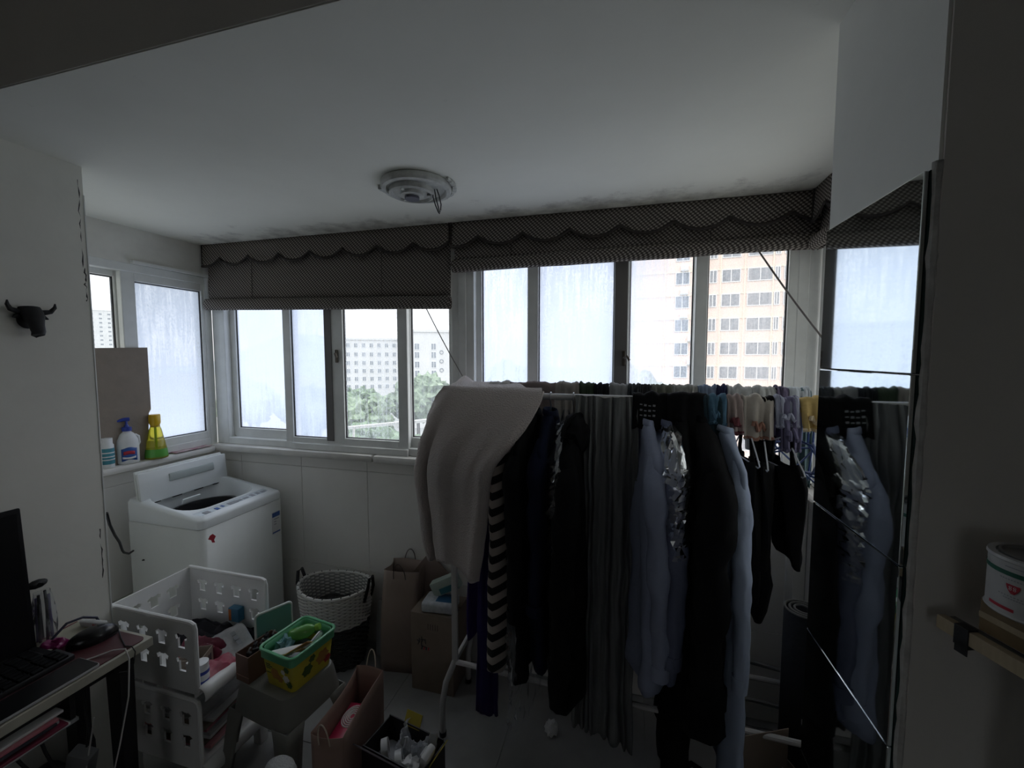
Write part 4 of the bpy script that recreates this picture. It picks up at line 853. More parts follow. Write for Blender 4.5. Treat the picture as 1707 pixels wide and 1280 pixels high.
# tub contents
def inT(x, y, z): v = Matrix.Rotation(TA, 3, 'Z') @ Vector((x, y, 0)); return (TX + v.x, TY + v.y, SH + 0.0005 + z)
m_gcl = mat('green_clear_plastic', (0.30, 0.75, 0.20), 0.15, trans=0.6)
t = thing('green_bottle', 'clear green plastic bottle lying in the yellow tub', 'bottle', inT(-0.030, 0.045, 0.125), R(15)); t.rotation_euler = (R(0), R(72), R(20))
G().lathe([(0, -0.05), (0.024, -0.05), (0.026, -0.045), (0.026, 0.02), (0.018, 0.04), (0.010, 0.05), (0.010, 0.055), (0, 0.055)], seg=20).obj('bottle', m_gcl, t); G().lathe([(0, 0.054), (0.013, 0.054), (0.013, 0.07), (0, 0.07)], seg=16).obj('cap', mat('lime_cap', (0.25, 0.5, 0.06), 0.4), t)
t = thing('blue_film_roll', 'crumpled pale blue plastic film in the yellow tub', 'film', inT(-0.055, -0.02, 0.05), 0); G().ball((0, 0, 0.045), 0.036, (0.8, 1, 1.2), 3, nz=0.5, nf=4, seed=3).obj('film', mat('pale_blue_film', (0.25, 0.48, 0.52), 0.2, trans=0.3), t)
t = thing('tape_roll', 'roll of clear tape standing in the yellow tub', 'tape roll', inT(-0.03, -0.062, 0.075), R(20)); t.rotation_euler = (R(70), 0, R(20))
G().lathe([(0.026, -0.008), (0.034, -0.008), (0.034, 0.008), (0.026, 0.008), (0.026, -0.008)], seg=28).obj('tape', mat('clear_tape', (0.40, 0.52, 0.44), 0.25), t); G().lathe([(0.0225, -0.009), (0.0262, -0.009), (0.0262, 0.009), (0.0225, 0.009), (0.0225, -0.009)], seg=28).obj('core', m_paper, t)
for k, (nm, lb, c, d, r_, m) in enumerate((('orange_sachet', 'orange and yellow sachet poking out of the yellow tub', (0.045, -0.045, 0.135), (0.10, 0.004, 0.045), (0.9, -0.45, 0.5), mat('orange_sachet_print', (0.55, 0.36, 0.12), 0.4, col2=(0.50, 0.14, 0.04), vscale=25)), ('white_strip_card', 'white card strip lying across the yellow tub rim', (0.005, -0.06, 0.128), (0.11, 0.03, 0.002), (0.2, -0.12, 0.45), m_paper), ('white_tube', 'small white tube leaning in the yellow tub', (0.05, 0.035, 0.125), (0.018, 0.06, 0.018), (0.5, 0.0, -0.3), m_whp), ('dark_sachet', 'dark printed sachet under the white card in tub', (0.0, -0.02, 0.09), (0.08, 0.05, 0.012), (0.2, 0.2, 0.3), m_greyink))):
    t = thing(nm, lb, nm.split('_')[-1], inT(*c), 0, 'oddments in the yellow tub'); G().box((0, 0, 0), d, r_, bev=min(d) * 0.4).obj('sleeve', m, t); G().box((d[0] * 0.18, 0, d[2] * 0.0), (d[0] * 0.2, d[1] * 1.05, d[2] * 1.05), r_).obj('print_band', m_greyink if k else m_flower, t, smooth=False)
t = thing('filler_packets', 'jumble of dark packets filling the bottom of yellow tub', 'packets', inT(0, 0, 0.004)); G().box((0, 0, 0.042), (0.135, 0.165, 0.075), bev=0.02).obj('packet', m_ink, t); G().ball((0.03, 0.03, 0.08), 0.03, (1.3, 1, 0.7), 2, nz=0.3).obj('packet', m_news, t)
# pale green board leaning behind the tub
t = thing('pale_green_lid', 'pale green plastic lid leaning upright behind the yellow tub', 'lid', (-1.425, 1.375, 0.4497), R(64))
g = G(); g.prism([(a, b + 0.085) for a, b in rrect(0.018 + 0.05, 0.085, 0.014, 4)], lambda p, q, d: Vector((p, d, q)), 0, 0.010); q = g.obj('lid', mat('pale_green_plastic', (0.16, 0.42, 0.36), 0.4), t); g = G(); g.tube([(a, 0.005, b + 0.085) for a, b in rrect(0.070, 0.087, 0.014, 4)], 0.006, 8, closed=True); g.obj('lid_rim', mat('pale_rim_plastic', (0.6, 0.66, 0.62), 0.4), q)
# small brown box of black oddments
m_box2 = mat('kraft_brown_box', (0.17, 0.095, 0.07), 0.7, var=0.15, vscale=10)
t = thing('open_kraft_box', 'small open kraft box of black oddments beside the yellow tub', 'box', (-1.383, 1.262, SH + 0.0005), R(-8))
for a, b in (((-0.036, -0.075, 0), (0.036, 0.075, 0.003)), ((-0.036, -0.075, 0.003), (-0.033, 0.075, 0.105)), ((0.033, -0.075, 0.003), (0.036, 0.075, 0.105)), ((-0.033, -0.075, 0.003), (0.033, -0.072, 0.105)), ((-0.033, 0.072, 0.003), (0.033, 0.075, 0.105))): G().b2(a, b).obj('side', m_box2, t, smooth=False)
G().b2((-0.037, -0.076, 0.022), (0.037, -0.0745, 0.025)).obj('lid_line', mat('kraft_line', (0.3, 0.18, 0.14), 0.7), t, smooth=False)
for k in range(7):
    o = thing('black_gadget', ('black gadget at the pale end of the kraft box', 'black gadget with bent plug in the kraft box', 'short black gadget second along in the kraft box', 'silver-tipped black gadget amid the kraft box', 'tall black gadget amid the kraft box', 'slim black gadget next to the tub side of kraft box', 'black gadget at the far end of the kraft box')[k], 'gadget', (-1.383 + 0.012 * math.sin(k * 2.2), 1.262 + (k - 3) * 0.018, SH + 0.004), 0, 'gadgets in the kraft box')
    G().box((0, 0, 0.055), (0.022, 0.012, 0.10 + 0.012 * (k % 3)), (0.12 * math.sin(k), 0.1 * math.cos(k), k), bev=0.004).obj('shell', m_blk, o); G().tube([(0, 0, 0.105), (0.004, 0.004, 0.118), (0.012, 0.0, 0.124)], 0.003, 6).obj('plug', m_dark if k % 3 else mat('silver_plug', (0.5, 0.52, 0.55), 0.3, 0.9), o)

# clutter under the desk
for k, (pts, lb) in enumerate((([(-1.80, 0.93, 0.60), (-1.72, 0.90, 0.40), (-1.66, 0.88, 0.22), (-1.60, 0.84, 0.10), (-1.66, 0.78, 0.01)], 'thick black cable hanging behind the white charging cable'), ([(-1.82, 0.80, 0.605), (-1.74, 0.82, 0.35), (-1.70, 0.90, 0.12), (-1.76, 0.96, 0.01)], 'black cable hanging in front of the left pier under desk'), ([(-1.78, 0.72, 0.60), (-1.70, 0.74, 0.45), (-1.62, 0.79, 0.30), (-1.64, 0.84, 0.12), (-1.72, 0.86, 0.008)], 'black cable looping below the paper tray'))):
    q = []
    P_ = [Vector(p) for p in pts]
    for i in range(len(P_) - 1):
        for j in range(6): q.append(P_[i].lerp(P_[i + 1], j / 6) + Vector((0.006 * math.sin(i + j), 0.004 * math.cos(j), 0)))
    q.append(P_[-1]); tag(G().tube(q, 0.0045, 7).obj('black_cable', m_dark), lb, 'cable', 'cables under the desk')
t = thing('black_laptop_bag', 'black laptop bag standing under the narrow desk', 'bag', (-1.80, 0.62, 0.0), 0); G().box((0, 0, 0.18), (0.11, 0.50, 0.34), bev=0.03, seg=3).obj('bag', m_blk, t); G().tube([(0.02, -0.10, 0.34), (0.03, -0.08, 0.42), (0.03, 0.08, 0.42), (0.02, 0.10, 0.34)], 0.010, 8).obj('handle', m_blk, t); G().box((0.058, 0, 0.16), (0.006, 0.40, 0.20), bev=0.003).obj('pocket', m_dark, t)
# ================================================================ WOVEN LAUNDRY BASKET
m_wkw = mat('white_wicker', (0.78, 0.77, 0.73), 0.6); m_wkg = mat('charcoal_wicker', (0.035, 0.037, 0.036), 0.7, bump=0.4, bscale=90); m_wki = mat('basket_lining', (0.10, 0.10, 0.10), 0.9, bump=0.5, bscale=70)
BX, BY = -1.535, 1.895
bk = thing('laundry_basket', 'oval woven laundry basket, white above and charcoal below', 'basket', (BX, BY, 0.0), R(4))
BR = lambda z: lerp(0.150, 0.205, (z / 0.43) ** 0.8)
def brim(a): return 0.43 + 0.008 * math.cos(2 * a)
EY = 0.72
nR = 40
def strip_row(k, n, z, m, name, amp=0.006):
    g = G(); pts = []
    N = 80
    for i in range(N):
        a = i / N * 6.28319; r = BR(z) + amp * math.sin(a * nR / 2 + (k % 2) * math.pi)
        pts.append((r * math.cos(a), EY * r * math.sin(a), z * (brim(a) / 0.43)))
    g.tube(pts, 0.0050 if m is m_wkw else 0.0068, 5, closed=True); return g.obj(name, m, bk)
z = 0.006; k = 0
while z < 0.245: strip_row(k, 40, z, m_wkg, 'weave_strand'); z += 0.0128; k += 1
while z < 0.425: strip_row(k, 40, z, m_wkw, 'weave_strand'); z += 0.0096; k += 1
g = G()
def lin(u, v):
    a = u * 6.28319; z = v * 0.425; r = BR(z) - 0.004; return Vector((r * math.cos(a), EY * r * math.sin(a), (0.004 + z) * (brim(a) / 0.43)))
g.grid(lin, 40, 6, cu=True); g.obj('stake_wall', mat('wicker_shade', (0.30, 0.30, 0.29), 0.8), bk, solid=0.003)
G().lathe([(0, 0.004), (0.150, 0.004), (0.152, 0.014), (0, 0.016)], seg=36, sy=EY).obj('base', m_wkg, bk)
g = G(); g.tube([((BR(0.43)) * math.cos(a), EY * BR(0.43) * math.sin(a), brim(a)) for a in [i / 60 * 6.28319 for i in range(60)]], 0.008, 6, closed=True); rimo = g.obj('rim', m_wkw, bk)
g = G()
for i in range(26):
    a = i / 26 * 6.28319; g.box((BR(0.43) * math.cos(a), EY * BR(0.43) * math.sin(a), brim(a)), (0.010, 0.008, 0.019), (0, 0, a), bev=0.003, seg=1)
g.obj('rim_ties', m_blk, rimo, smooth=False)
for s in (-1, 1):
    G().tube([(s * 0.197, -0.035, 0.37), (s * 0.214, -0.032, 0.43), (s * 0.220, -0.015, 0.49), (s * 0.220, 0.015, 0.49), (s * 0.214, 0.032, 0.43), (s * 0.197, 0.035, 0.37)], 0.009, 8).obj('handle', m_blk, bk)
t = thing('laundry_heap', 'dark washing lying inside the woven basket', 'laundry', (BX, BY, 0.02)); g = G(); g.grid(lambda u, v: Vector((0.150 * v * math.cos(u * 6.28319), 0.108 * v * math.sin(u * 6.28319), 0.31 + 0.03 * fbm(3 * v * math.cos(u * 6.28), 3 * v * math.sin(u * 6.28)) - 0.02 * v - (0.29 if v > 0.99 else 0))), 30, 10, cu=True); g.obj('cloth', mat('dark_grey_cloth', (0.05, 0.05, 0.05), 0.95), t)

# ================================================================ CARTON, PAPER BAGS BEHIND THE RACK
m_kraft = mat('kraft_paper', (0.34, 0.265, 0.225), 0.8, var=0.15, vscale=6, bump=0.1, bscale=15); m_kraft2 = mat('kraft_paper_pale', (0.40, 0.33, 0.26), 0.8, var=0.12, vscale=6)
m_carton = mat('corrugated_carton', (0.27, 0.215, 0.17), 0.9, var=0.15, vscale=9)
ct = thing('cardboard_carton', 'brown cardboard carton with dark printed marks beside the clothes rack', 'box', (-0.905, 1.905, 0.0))
G().b2((-0.115, -0.095, 0.001), (0.115, 0.095, 0.405), bev=0.002).obj('box', m_carton, ct, smooth=False)
for s in (-1, 1): G().b2((-0.117, s * 0.002, 0.405) if s > 0 else (-0.117, -0.096, 0.405), (0.117, 0.096, 0.409) if s > 0 else (0.117, -0.002, 0.409)).obj('flap', m_carton, ct, smooth=False)
rnd = random.Random(11)
for k in range(9):     # printed emblem: brush-like strokes
    a = rnd.random() * 3.1; L = 0.012 + 0.018 * rnd.random(); cx = -0.055 + 0.022 * (rnd.random() - 0.5) * 2; cz = 0.265 + 0.03 * (rnd.random() - 0.5) * 2
    G().box((cx, -0.0955, cz), (L, 0.0008, 0.004), (0, a, 0)).obj('printed_stroke', m_ink, ct, smooth=False)
for k in range(4): G().box((-0.055 + 0.012 * k, -0.0955, 0.228), (0.006, 0.0008, 0.016), (0, 0.2, 0)).obj('printed_letter', m_red if k % 2 else m_ink, ct, smooth=False)
for k in range(5): G().box((-0.02 + 0.013 * k, -0.0955, 0.345), (0.004, 0.0008, 0.03)).obj('printed_mark', mat('brown_print', (0.12, 0.09, 0.07), 0.9), ct, smooth=False)
m_tpk = mat('tissue_pack_film', (0.62, 0.64, 0.66), 0.35, col2=(0.40, 0.43, 0.46), vscale=40)
t = thing('tissue_pack', 'white wrapped tissue pack with blue panel on the carton', 'tissue pack', (-0.885, 1.875, 0.4095), R(4))
G().box((0, 0, 0.028), (0.17, 0.115, 0.054), bev=0.014, seg=3).obj('pack', m_tpk, t); G().box((0.03, 0.0, 0.0548), (0.09, 0.07, 0.0015)).obj('blue_panel', mat('mid_blue_print', (0.04, 0.13, 0.25), 0.4), t, smooth=False)
t = thing('leaning_tissue_box', 'pale green and white box leaning on the tissue pack', 'box', (-0.872, 1.915, 0.465), 0); G().box((0, 0, 0.052), (0.15, 0.05, 0.075), (0.0, -0.45, 0.12), bev=0.004).obj('box', mat('pale_green_card', (0.40, 0.48, 0.42), 0.5), t); G().box((0.025, -0.026, 0.045), (0.10, 0.002, 0.03), (0.0, -0.45, 0.12)).obj('teal_panel', mat('teal_print', (0.04, 0.17, 0.20), 0.5), t, smooth=False)
def paper_bag(name, label, loc, rz, w, d, h, m, tilt=(0, 0), handle_m=None, group=None, crease=0.0):
    """open paper carrier bag: four walls, base, rope handles"""
    t = thing(name, label, 'bag', loc, rz, group)
    def wall(side):
        def f(u, v):
            z = v * h; k = 1 + 0.02 * v; bow = crease * math.sin(u * math.pi) * v
            if side == 0: p = Vector((lerp(-w, w, u) / 2 * k, -d / 2 * k - bow, z))
            elif side == 1: p = Vector((lerp(-w, w, u) / 2 * k, d / 2 * k + bow * 0.4, z))
            elif side == 2: p = Vector((-w / 2 * k + bow * 0.6, lerp(-d, d, u) / 2 * k, z))
            else: p = Vector((w / 2 * k - bow * 0.6, lerp(-d, d, u) / 2 * k, z))
            p.x += tilt[0] * v * v; p.y += tilt[1] * v * v
            p.z += 0.006 * math.sin(u * 3.14 + side) * v
            return p
        return f
    for s, nm in ((0, 'front_panel'), (1, 'rear_panel'), (2, 'gusset'), (3, 'gusset')):
        g = G(); g.grid(wall(s), 8, 8); g.obj(nm, m, t, solid=0.0015)
    G().b2((-w / 2, -d / 2, 0.0005), (w / 2, d / 2, 0.003)).obj('base', m, t, smooth=False)
    hm = handle_m or m
    for s, sy in ((0, -1), (1, 1)):
        f = wall(s); a, b = f(0.33, 0.93), f(0.67, 0.93); mid = (a + b) / 2 + Vector((0, sy * 0.012, 0.085)); off = Vector((0, sy * 0.003, 0))
        pts = []
        for i in range(13):
            q = i / 12; pts.append(a * (1 - q) ** 2 * (1 - q) + 3 * (a + Vector((0.0, sy * 0.02, 0.12))) * (1 - q) ** 2 * q + 3 * (b + Vector((0, sy * 0.02, 0.12))) * (1 - q) * q * q + b * q ** 3 + off)
        G().tube(pts, 0.0025, 6).obj('handle', hm, t)
    return t
m_string = mat('cream_string', (0.62, 0.55, 0.45), 0.8); m_dstring = mat('brown_string', (0.14, 0.11, 0.10), 0.8)
paper_bag('paper_carrier_bag', 'tall crumpled kraft paper bag with thin rope handles against back wall', (-1.155, 1.945, 0.0), R(8), 0.19, 0.12, 0.55, m_kraft, (0.02, 0.03), m_dstring, 'kraft paper bags', 0.02)
t = thing('flat_paper_bag', 'folded brown paper bag tucked corner-up behind the carton', 'bag', (-1.03, 2.035, 0.0), 0, 'kraft paper bags'); g = G(); g.prism([(-0.13, 0.0), (0.08, 0.0), (0.12, 0.50), (0.005, 0.615), (-0.11, 0.47)], lambda p, q, d: Vector((p, d, q)), 0.0, 0.010); g.obj('bag', mat('brown_paper_dark', (0.27, 0.205, 0.18), 0.85), t, smooth=False); G().b2((-0.09, -0.002, 0.30), (0.09, 0.0, 0.306)).obj('fold', m_dstring, t, smooth=False)
# a pale translucent bag behind
g = G(); g.grid(lambda u, v: Vector(((0.055 + 0.008 * math.sin(u * 31)) * math.cos(u * 6.28319) * (1 - 0.5 * v ** 3), (0.035) * math.sin(u * 6.28319) * (1 - 0.5 * v ** 3), 0.32 * v)), 30, 12, cu=True)
o = g.obj('plastic_carrier_bag', film_mat('milky_film', op=0.35, gloss=0.4, rough=0.3), loc=(-1.295, 2.0, 0.001)); tag(o, 'milky plastic carrier bag slumped between basket and paper bag', 'bag')

# ================================================================ FRONT PAPER BAG, TRASH CARTON
paper_bag('paper_carrier_bag', 'open brown paper bag with cream string handles holding a red drink box', (-1.008, 1.312, 0.0), R(7.5), 0.118, 0.315, 0.365, mat('brown_paper', (0.36, 0.24, 0.20), 0.8, var=0.15, vscale=7), (0.0, 0.0), m_string, 'kraft paper bags', 0.016)
m_rp = mat('crimson_pack', (0.42, 0.02, 0.07), 0.35)
t = thing('red_drink_box', 'red and white striped drink box inside the open paper bag', 'box', (-1.013, 1.29, 0.0035), R(7)); G().b2((-0.042, -0.125, 0.0), (0.042, 0.11, 0.265), bev=0.004).obj('box', m_rp, t)
for k in range(5): G().tube([(0.036 * math.cos(a) * (1 - 0.18 * k) + 0.0, 0.045 + 0.05 * math.sin(a) * (1 - 0.18 * k), 0.2655) for a in [i / 24 * 6.28319 for i in range(24)]], 0.0028, 5, closed=True).obj('printed_ring', m_paper, t)
G().b2((0.0421, -0.10, 0.21), (0.0428, 0.02, 0.22)).obj('white_line', m_paper, t, smooth=False); G().box((0.0, -0.09, 0.2655), (0.05, 0.05, 0.001)).obj('white_patch', m_paper, t, smooth=False)
m_tr = mat('black_carton', (0.015, 0.014, 0.018), 0.5, var=0.3, vscale=8); m_try = mat('yellow_carton_inside', (0.45, 0.36, 0.05), 0.6)
tr_ = thing('trash_carton', 'low open black and yellow carton full of clear plastic rubbish', 'box', (-0.775, 1.305, 0.0), R(-10))
for a, b in (((-0.135, -0.075, 0.001), (0.135, 0.075, 0.004)), ((-0.135, -0.075, 0.004), (-0.131, 0.075, 0.24)), ((0.131, -0.075, 0.004), (0.135, 0.075, 0.24)), ((-0.131, -0.075, 0.004), (0.131, -0.071, 0.25)), ((-0.131, 0.071, 0.004), (0.131, 0.075, 0.25))): G().b2(a, b).obj('side', m_tr, tr_, smooth=False)
g = G(); g.box((-0.02, 0.083, 0.262), (0.075, 0.003, 0.05), (-0.5, 0, 0)); g.obj('flap', m_try, tr_, smooth=False); g = G(); g.box((0.142, 0.02, 0.245), (0.003, 0.09, 0.05), (0, 0.5, 0)); g.obj('flap', m_try, tr_, smooth=False); G().box((-0.02, -0.088, 0.255), (0.26, 0.003, 0.045), (0.7, 0, 0)).obj('flap', mat('grey_carton_flap', (0.10, 0.09, 0.10), 0.6), tr_, smooth=False)
def inC(x, y, z): v = Matrix.Rotation(R(-10), 3, 'Z') @ Vector((x, y, 0)); return (-0.775 + v.x, 1.305 + v.y, z)
m_tp = mat('white_tape', (0.66, 0.66, 0.66), 0.5)
for k, (x, y) in enumerate(((-0.07, -0.02), (0.01, -0.035))):
    t = thing('tape_roll', ('white tape roll near the paper bag side of trash carton', 'white tape roll in the middle of the trash carton')[k], 'tape roll', inC(x, y, 0.21), 0, 'tape rolls in the trash carton'); t.rotation_euler = (R(10), R(80), R(40))
    G().lathe([(0.024, -0.012), (0.036, -0.012), (0.036, 0.012), (0.024, 0.012), (0.024, -0.012)], seg=28).obj('tape', m_tp, t); G().lathe([(0.0205, -0.0125), (0.0238, -0.0125), (0.0238, 0.0125), (0.0205, 0.0125), (0.0205, -0.0125)], seg=28).obj('core', m_news, t)
for k, (x, y, rx) in enumerate(((0.05, 0.01, 0.5), (0.075, 0.03, -0.3), (-0.02, 0.03, 0.2))):
    g = G(); g.grid(lambda u, v: Vector(((u - 0.5) * 0.10, 0.03 * fbm(u * 3 + k, v * 3), (v - 0.5) * 0.14 + 0.01 * fbm(u * 5, v * 4, k))), 12, 12)
    o = g.obj('plastic_wrapper', film_mat('milky_film'), solid=0.001, loc=inC(x, y, 0.20), rotz=k * 0.8); tag(o, ('clear crumpled wrapper standing up in the trash carton', 'clear wrapper along the yellow flap of trash carton', 'clear flat wrapper behind the tape rolls in trash carton')[k], 'wrapper', 'wrappers in the trash carton')
t = thing('foam_tray', 'white foam tray upright against the yellow carton flap', 'tray', inC(0.105, 0.0, 0.17), R(-10)); G().box((0, 0, 0.055), (0.03, 0.06, 0.11), (0.2, 0.35, 0), bev=0.010).obj('tray', m_tp, t); G().box((-0.012, 0, 0.06), (0.02, 0.04, 0.08), (0.2, 0.35, 0), bev=0.006).obj('hollow', m_news, t)
t = thing('tissue_wad', 'wad of used white tissue in the trash carton', 'tissue', inC(0.06, -0.03, 0.19)); G().ball((0, 0, 0.02), 0.030, (1.2, 1, 0.9), 3, nz=0.55, nf=3.5).obj('wad', m_tp, t)
t = thing('carton_filling', 'dark rubbish filling the bottom of trash carton', 'rubbish', inC(0, 0, 0.0045)); t.rotation_euler = (0, 0, R(-10)); G().b2((-0.125, -0.066, 0), (0.125, 0.066, 0.165), bev=0.02).obj('bagged_rubbish', m_greyink, t)
# fluffy white roll at the bottom edge, yellow sponge, tissue
g = G(); g.grid(lambda u, v: Vector((0.060 * (1 + 0.05 * fbm(u * 9, v * 9)) * math.cos(u * 6.28319) * (1 if v < 0.6 else max(0.0, math.cos((v - 0.6) / 0.4 * 1.5708)) ** 0.6), 0.046 * (1 + 0.05 * fbm(u * 9, v * 9)) * math.sin(u * 6.28319) * (1 if v < 0.6 else max(0.0, math.cos((v - 0.6) / 0.4 * 1.5708)) ** 0.6), 0.262 * v / 0.6 if v < 0.6 else 0.262 + 0.055 * math.sin((v - 0.6) / 0.4 * 1.5708))), 36, 24, cu=True); tag(g.obj('rolled_towel', mat('white_terry', (0.66, 0.67, 0.68), 0.95, bump=0.8, bscale=140), loc=(-1.112, 1.070, 0.001)), 'white fluffy rolled towel standing beside the front paper bag', 'towel')
g = G(); g.prism(rrect(0.035, 0.05, 0.02, 5), lambda p, q, d: Vector((p, q, d)), 0, 0.03); o = g.obj('cleaning_sponge', mat('yellow_sponge', (0.50, 0.38, 0.04), 0.9, bump=0.5, bscale=120), loc=(-1.43, 1.09, 0.0005), rotz=0.5); tag(o, 'yellow oval cleaning sponge on the floor below the shelf', 'sponge')
g = G(); g.ball((0, 0, 0.028), 0.034, (0.8, 0.7, 1.0), 3, nz=0.6, nf=3.2, seed=2); tag(g.obj('crumpled_tissue', m_tp, loc=(-0.285, 1.74, 0.001)), 'crumpled white tissue lying alone on the floor under the clothes', 'tissue')

# ================================================================ RIGHT SIDE OF THE ROOM: shelf unit and paint can
m_pine = mat('pine_edge', (0.42, 0.34, 0.22), 0.6, var=0.15, vscale=18, stretch=(1, 8, 1)); m_shtop = mat('grey_shelf_top', (0.12, 0.115, 0.11), 0.7); m_cabw = mat('cabinet_white', (0.55, 0.55, 0.53), 0.6); m_oak = mat('brown_wood_block', (0.20, 0.135, 0.06), 0.6, var=0.3, vscale=14)
sa = R(18.2); sh = thing('side_cabinet', 'white side cabinet with pine-edged grey top against the right pier', 'cabinet', (0.447, 0.655, 0.0), sa)
G().b2((0.0125, -0.55, 1.318), (0.25, -0.045, 1.336)).obj('top', m_shtop, sh, smooth=False)
G().b2((0.0, -0.55, 1.318), (0.012, 0.045, 1.337), bev=0.001).obj('pine_edging', m_pine, sh, smooth=False)
G().b2((0.0125, -0.045, 1.318), (0.022, 0.040, 1.336)).obj('edging_backing', m_shtop, sh, smooth=False)
G().b2((0.035, -0.52, 0.0), (0.235, -0.06, 1.3175)).obj('carcass', m_cabw, sh, smooth=False)
g = G(); g.b2((-0.0012, 0.005, 1.312), (0.013, 0.022, 1.3395), bev=0.0005); g.b2((-0.0012, 0.005, 1.303), (0.0, 0.020, 1.318)); g.obj('black_tape', m_blk, sh, smooth=False)
t = thing('wooden_block', 'short brown wooden board under the small paint can', 'board', (0.529, 0.645, 1.3370), sa); G().box((0, 0, 0.024), (0.115, 0.09, 0.046), bev=0.003).obj('board', m_oak, t); G().box((-0.0578, 0, 0.024), (0.001, 0.088, 0.008)).obj('grain_strip', m_pine, t, smooth=False)
m_can = mat('white_can_print', (0.50, 0.50, 0.49), 0.4); m_tin = mat('dull_tin', (0.35, 0.35, 0.34), 0.35, 0.9)
pc = thing('paint_can', 'small white paint can with green band and red shield emblem', 'can', (0.492, 0.635, 1.3845), 0); pc.scale = (1, 1, 0.86)
RCN = 0.042
G().lathe([(0, 0), (RCN, 0), (RCN + 0.0015, 0.002), (RCN, 0.004), (RCN, 0.078), (RCN + 0.0018, 0.080), (RCN + 0.001, 0.084), (0.036, 0.084), (0.035, 0.080), (0, 0.080)], seg=40).obj('can', m_can, pc)
G().lathe([(0, 0.0795), (0.0335, 0.0805), (0.034, 0.0855), (0.031, 0.0865), (0.030, 0.082), (0, 0.082)], seg=36).obj('lid', m_tin, pc)
def onc(a0, a1, z0, z1, dr=0.0006): return lambda u, v: Vector(((RCN + dr) * math.cos(lerp(a0, a1, u)), (RCN + dr) * math.sin(lerp(a0, a1, u)), lerp(z0, z1, v)))
g = G(); g.grid(onc(0, 6.2832, 0.060, 0.0665), 40, 1, cu=True); g.obj('green_band', mat('deep_green_print', (0.02, 0.12, 0.08), 0.5), pc)
AC = math.atan2(-0.635, -0.492) - 0.45
g = G(); g.grid(lambda u, v: Vector(((RCN + 0.0007) * math.cos(AC + (u - 0.5) * 0.30 * (1 - 0.75 * (1 - v) ** 2)), (RCN + 0.0007) * math.sin(AC + (u - 0.5) * 0.30 * (1 - 0.75 * (1 - v) ** 2)), lerp(0.036, 0.049, v))), 8, 6); em = g.obj('shield_emblem', m_red, pc)
for k in (-1, 1):
    for zz in (0.0425, 0.0455):
        g = G(); g.tube([((RCN + 0.0013) * math.cos(AC + k * 0.045 + 0.026 * math.cos(b)), (RCN + 0.0013) * math.sin(AC + k * 0.045 + 0.026 * math.cos(b)), zz + 0.0012 * math.sin(b)) for b in [i * 0.6283 for i in range(10)]], 0.0003, 4, closed=True); g.obj('emblem_figure', m_paper, em)
g = G(); g.grid(onc(AC - 0.60, AC + 0.05, 0.010, 0.0145), 10, 1); g.obj('red_strip', m_red, pc)
for z, a0, a1 in ((0.0545, -0.3, 0.25), (0.031, -0.32, 0.30), (0.0275, -0.2, 0.3), (0.072, -0.2, 0.2)):
    for k in range(9):
        b = lerp(a0, a1, k / 9); g = G(); g.grid(onc(AC + b, AC + b + 0.04, z, z + 0.0016), 2, 1); g.obj('print_letter', m_greyink, pc)
# ================================================================ CLOTHES RACK
m_rk = mat('white_rack_tube', (0.60, 0.59, 0.58), 0.4, var=0.06, vscale=10)
RX0, RX1, RZ = -0.70, 0.665, 1.541
YF0, YF1 = 1.625, 1.575      # front rail (left end, right end): the rack stands slightly askew
YB0, YB1 = 1.905, 1.865
def yf(x): return lerp(YF0, YF1, (x - RX0) / (RX1 - RX0))
def yb(x): return lerp(YB0, YB1, (x - RX0) / (RX1 - RX0))
rk = thing('clothes_rack', 'white tubular double-rail clothes rack with curved feet', 'clothes rack', (0, 0, 0))
for nm, f, zz, r in (('front_rail', yf, RZ, 0.0125), ('back_rail', yb, RZ + 0.010, 0.0125)):
    G().tube([(RX0 - 0.03, f(RX0 - 0.03), zz), (RX1 + 0.03, f(RX1 + 0.03), zz)], r, 12).obj(nm, m_rk, rk)
for x in (RX0, RX1):
    s = -1 if x == RX0 else 1
    for f, zz, k in ((yf, RZ, -1), (yb, RZ + 0.010, 1)):
        y = f(x)
        G().box((x, y, (0.345 + zz) / 2), (0.028, 0.016, zz - 0.345), bev=0.005).obj('post', m_rk, rk)
        G().tube([(x, y, 0.355), (x + s * 0.012, y + k * 0.006, 0.32), (x + s * 0.040, y + k * 0.012, 0.25), (x + s * 0.055, y + k * 0.016, 0.16), (x + s * 0.056, y + k * 0.018, 0.06), (x + s * 0.055, y + k * 0.018, 0.012)], 0.013, 10).obj('curved_leg', m_rk, rk)
        G().lathe([(0, 0), (0.016, 0), (0.016, 0.02), (0, 0.02)], (x + s * 0.055, y + k * 0.018, 0), 12).obj('foot', m_dark, rk)
    G().box((x, (yf(x) + yb(x)) / 2, 0.352), (0.016, yb(x) - yf(x), 0.024), (0, 0, 0), bev=0.004).obj('side_bar', m_rk, rk)
for f in (yf, yb):
    G().tube([(RX0, f(RX0), 0.345), (RX1, f(RX1), 0.345)], 0.011, 10).obj('bottom_bar', m_rk, rk)

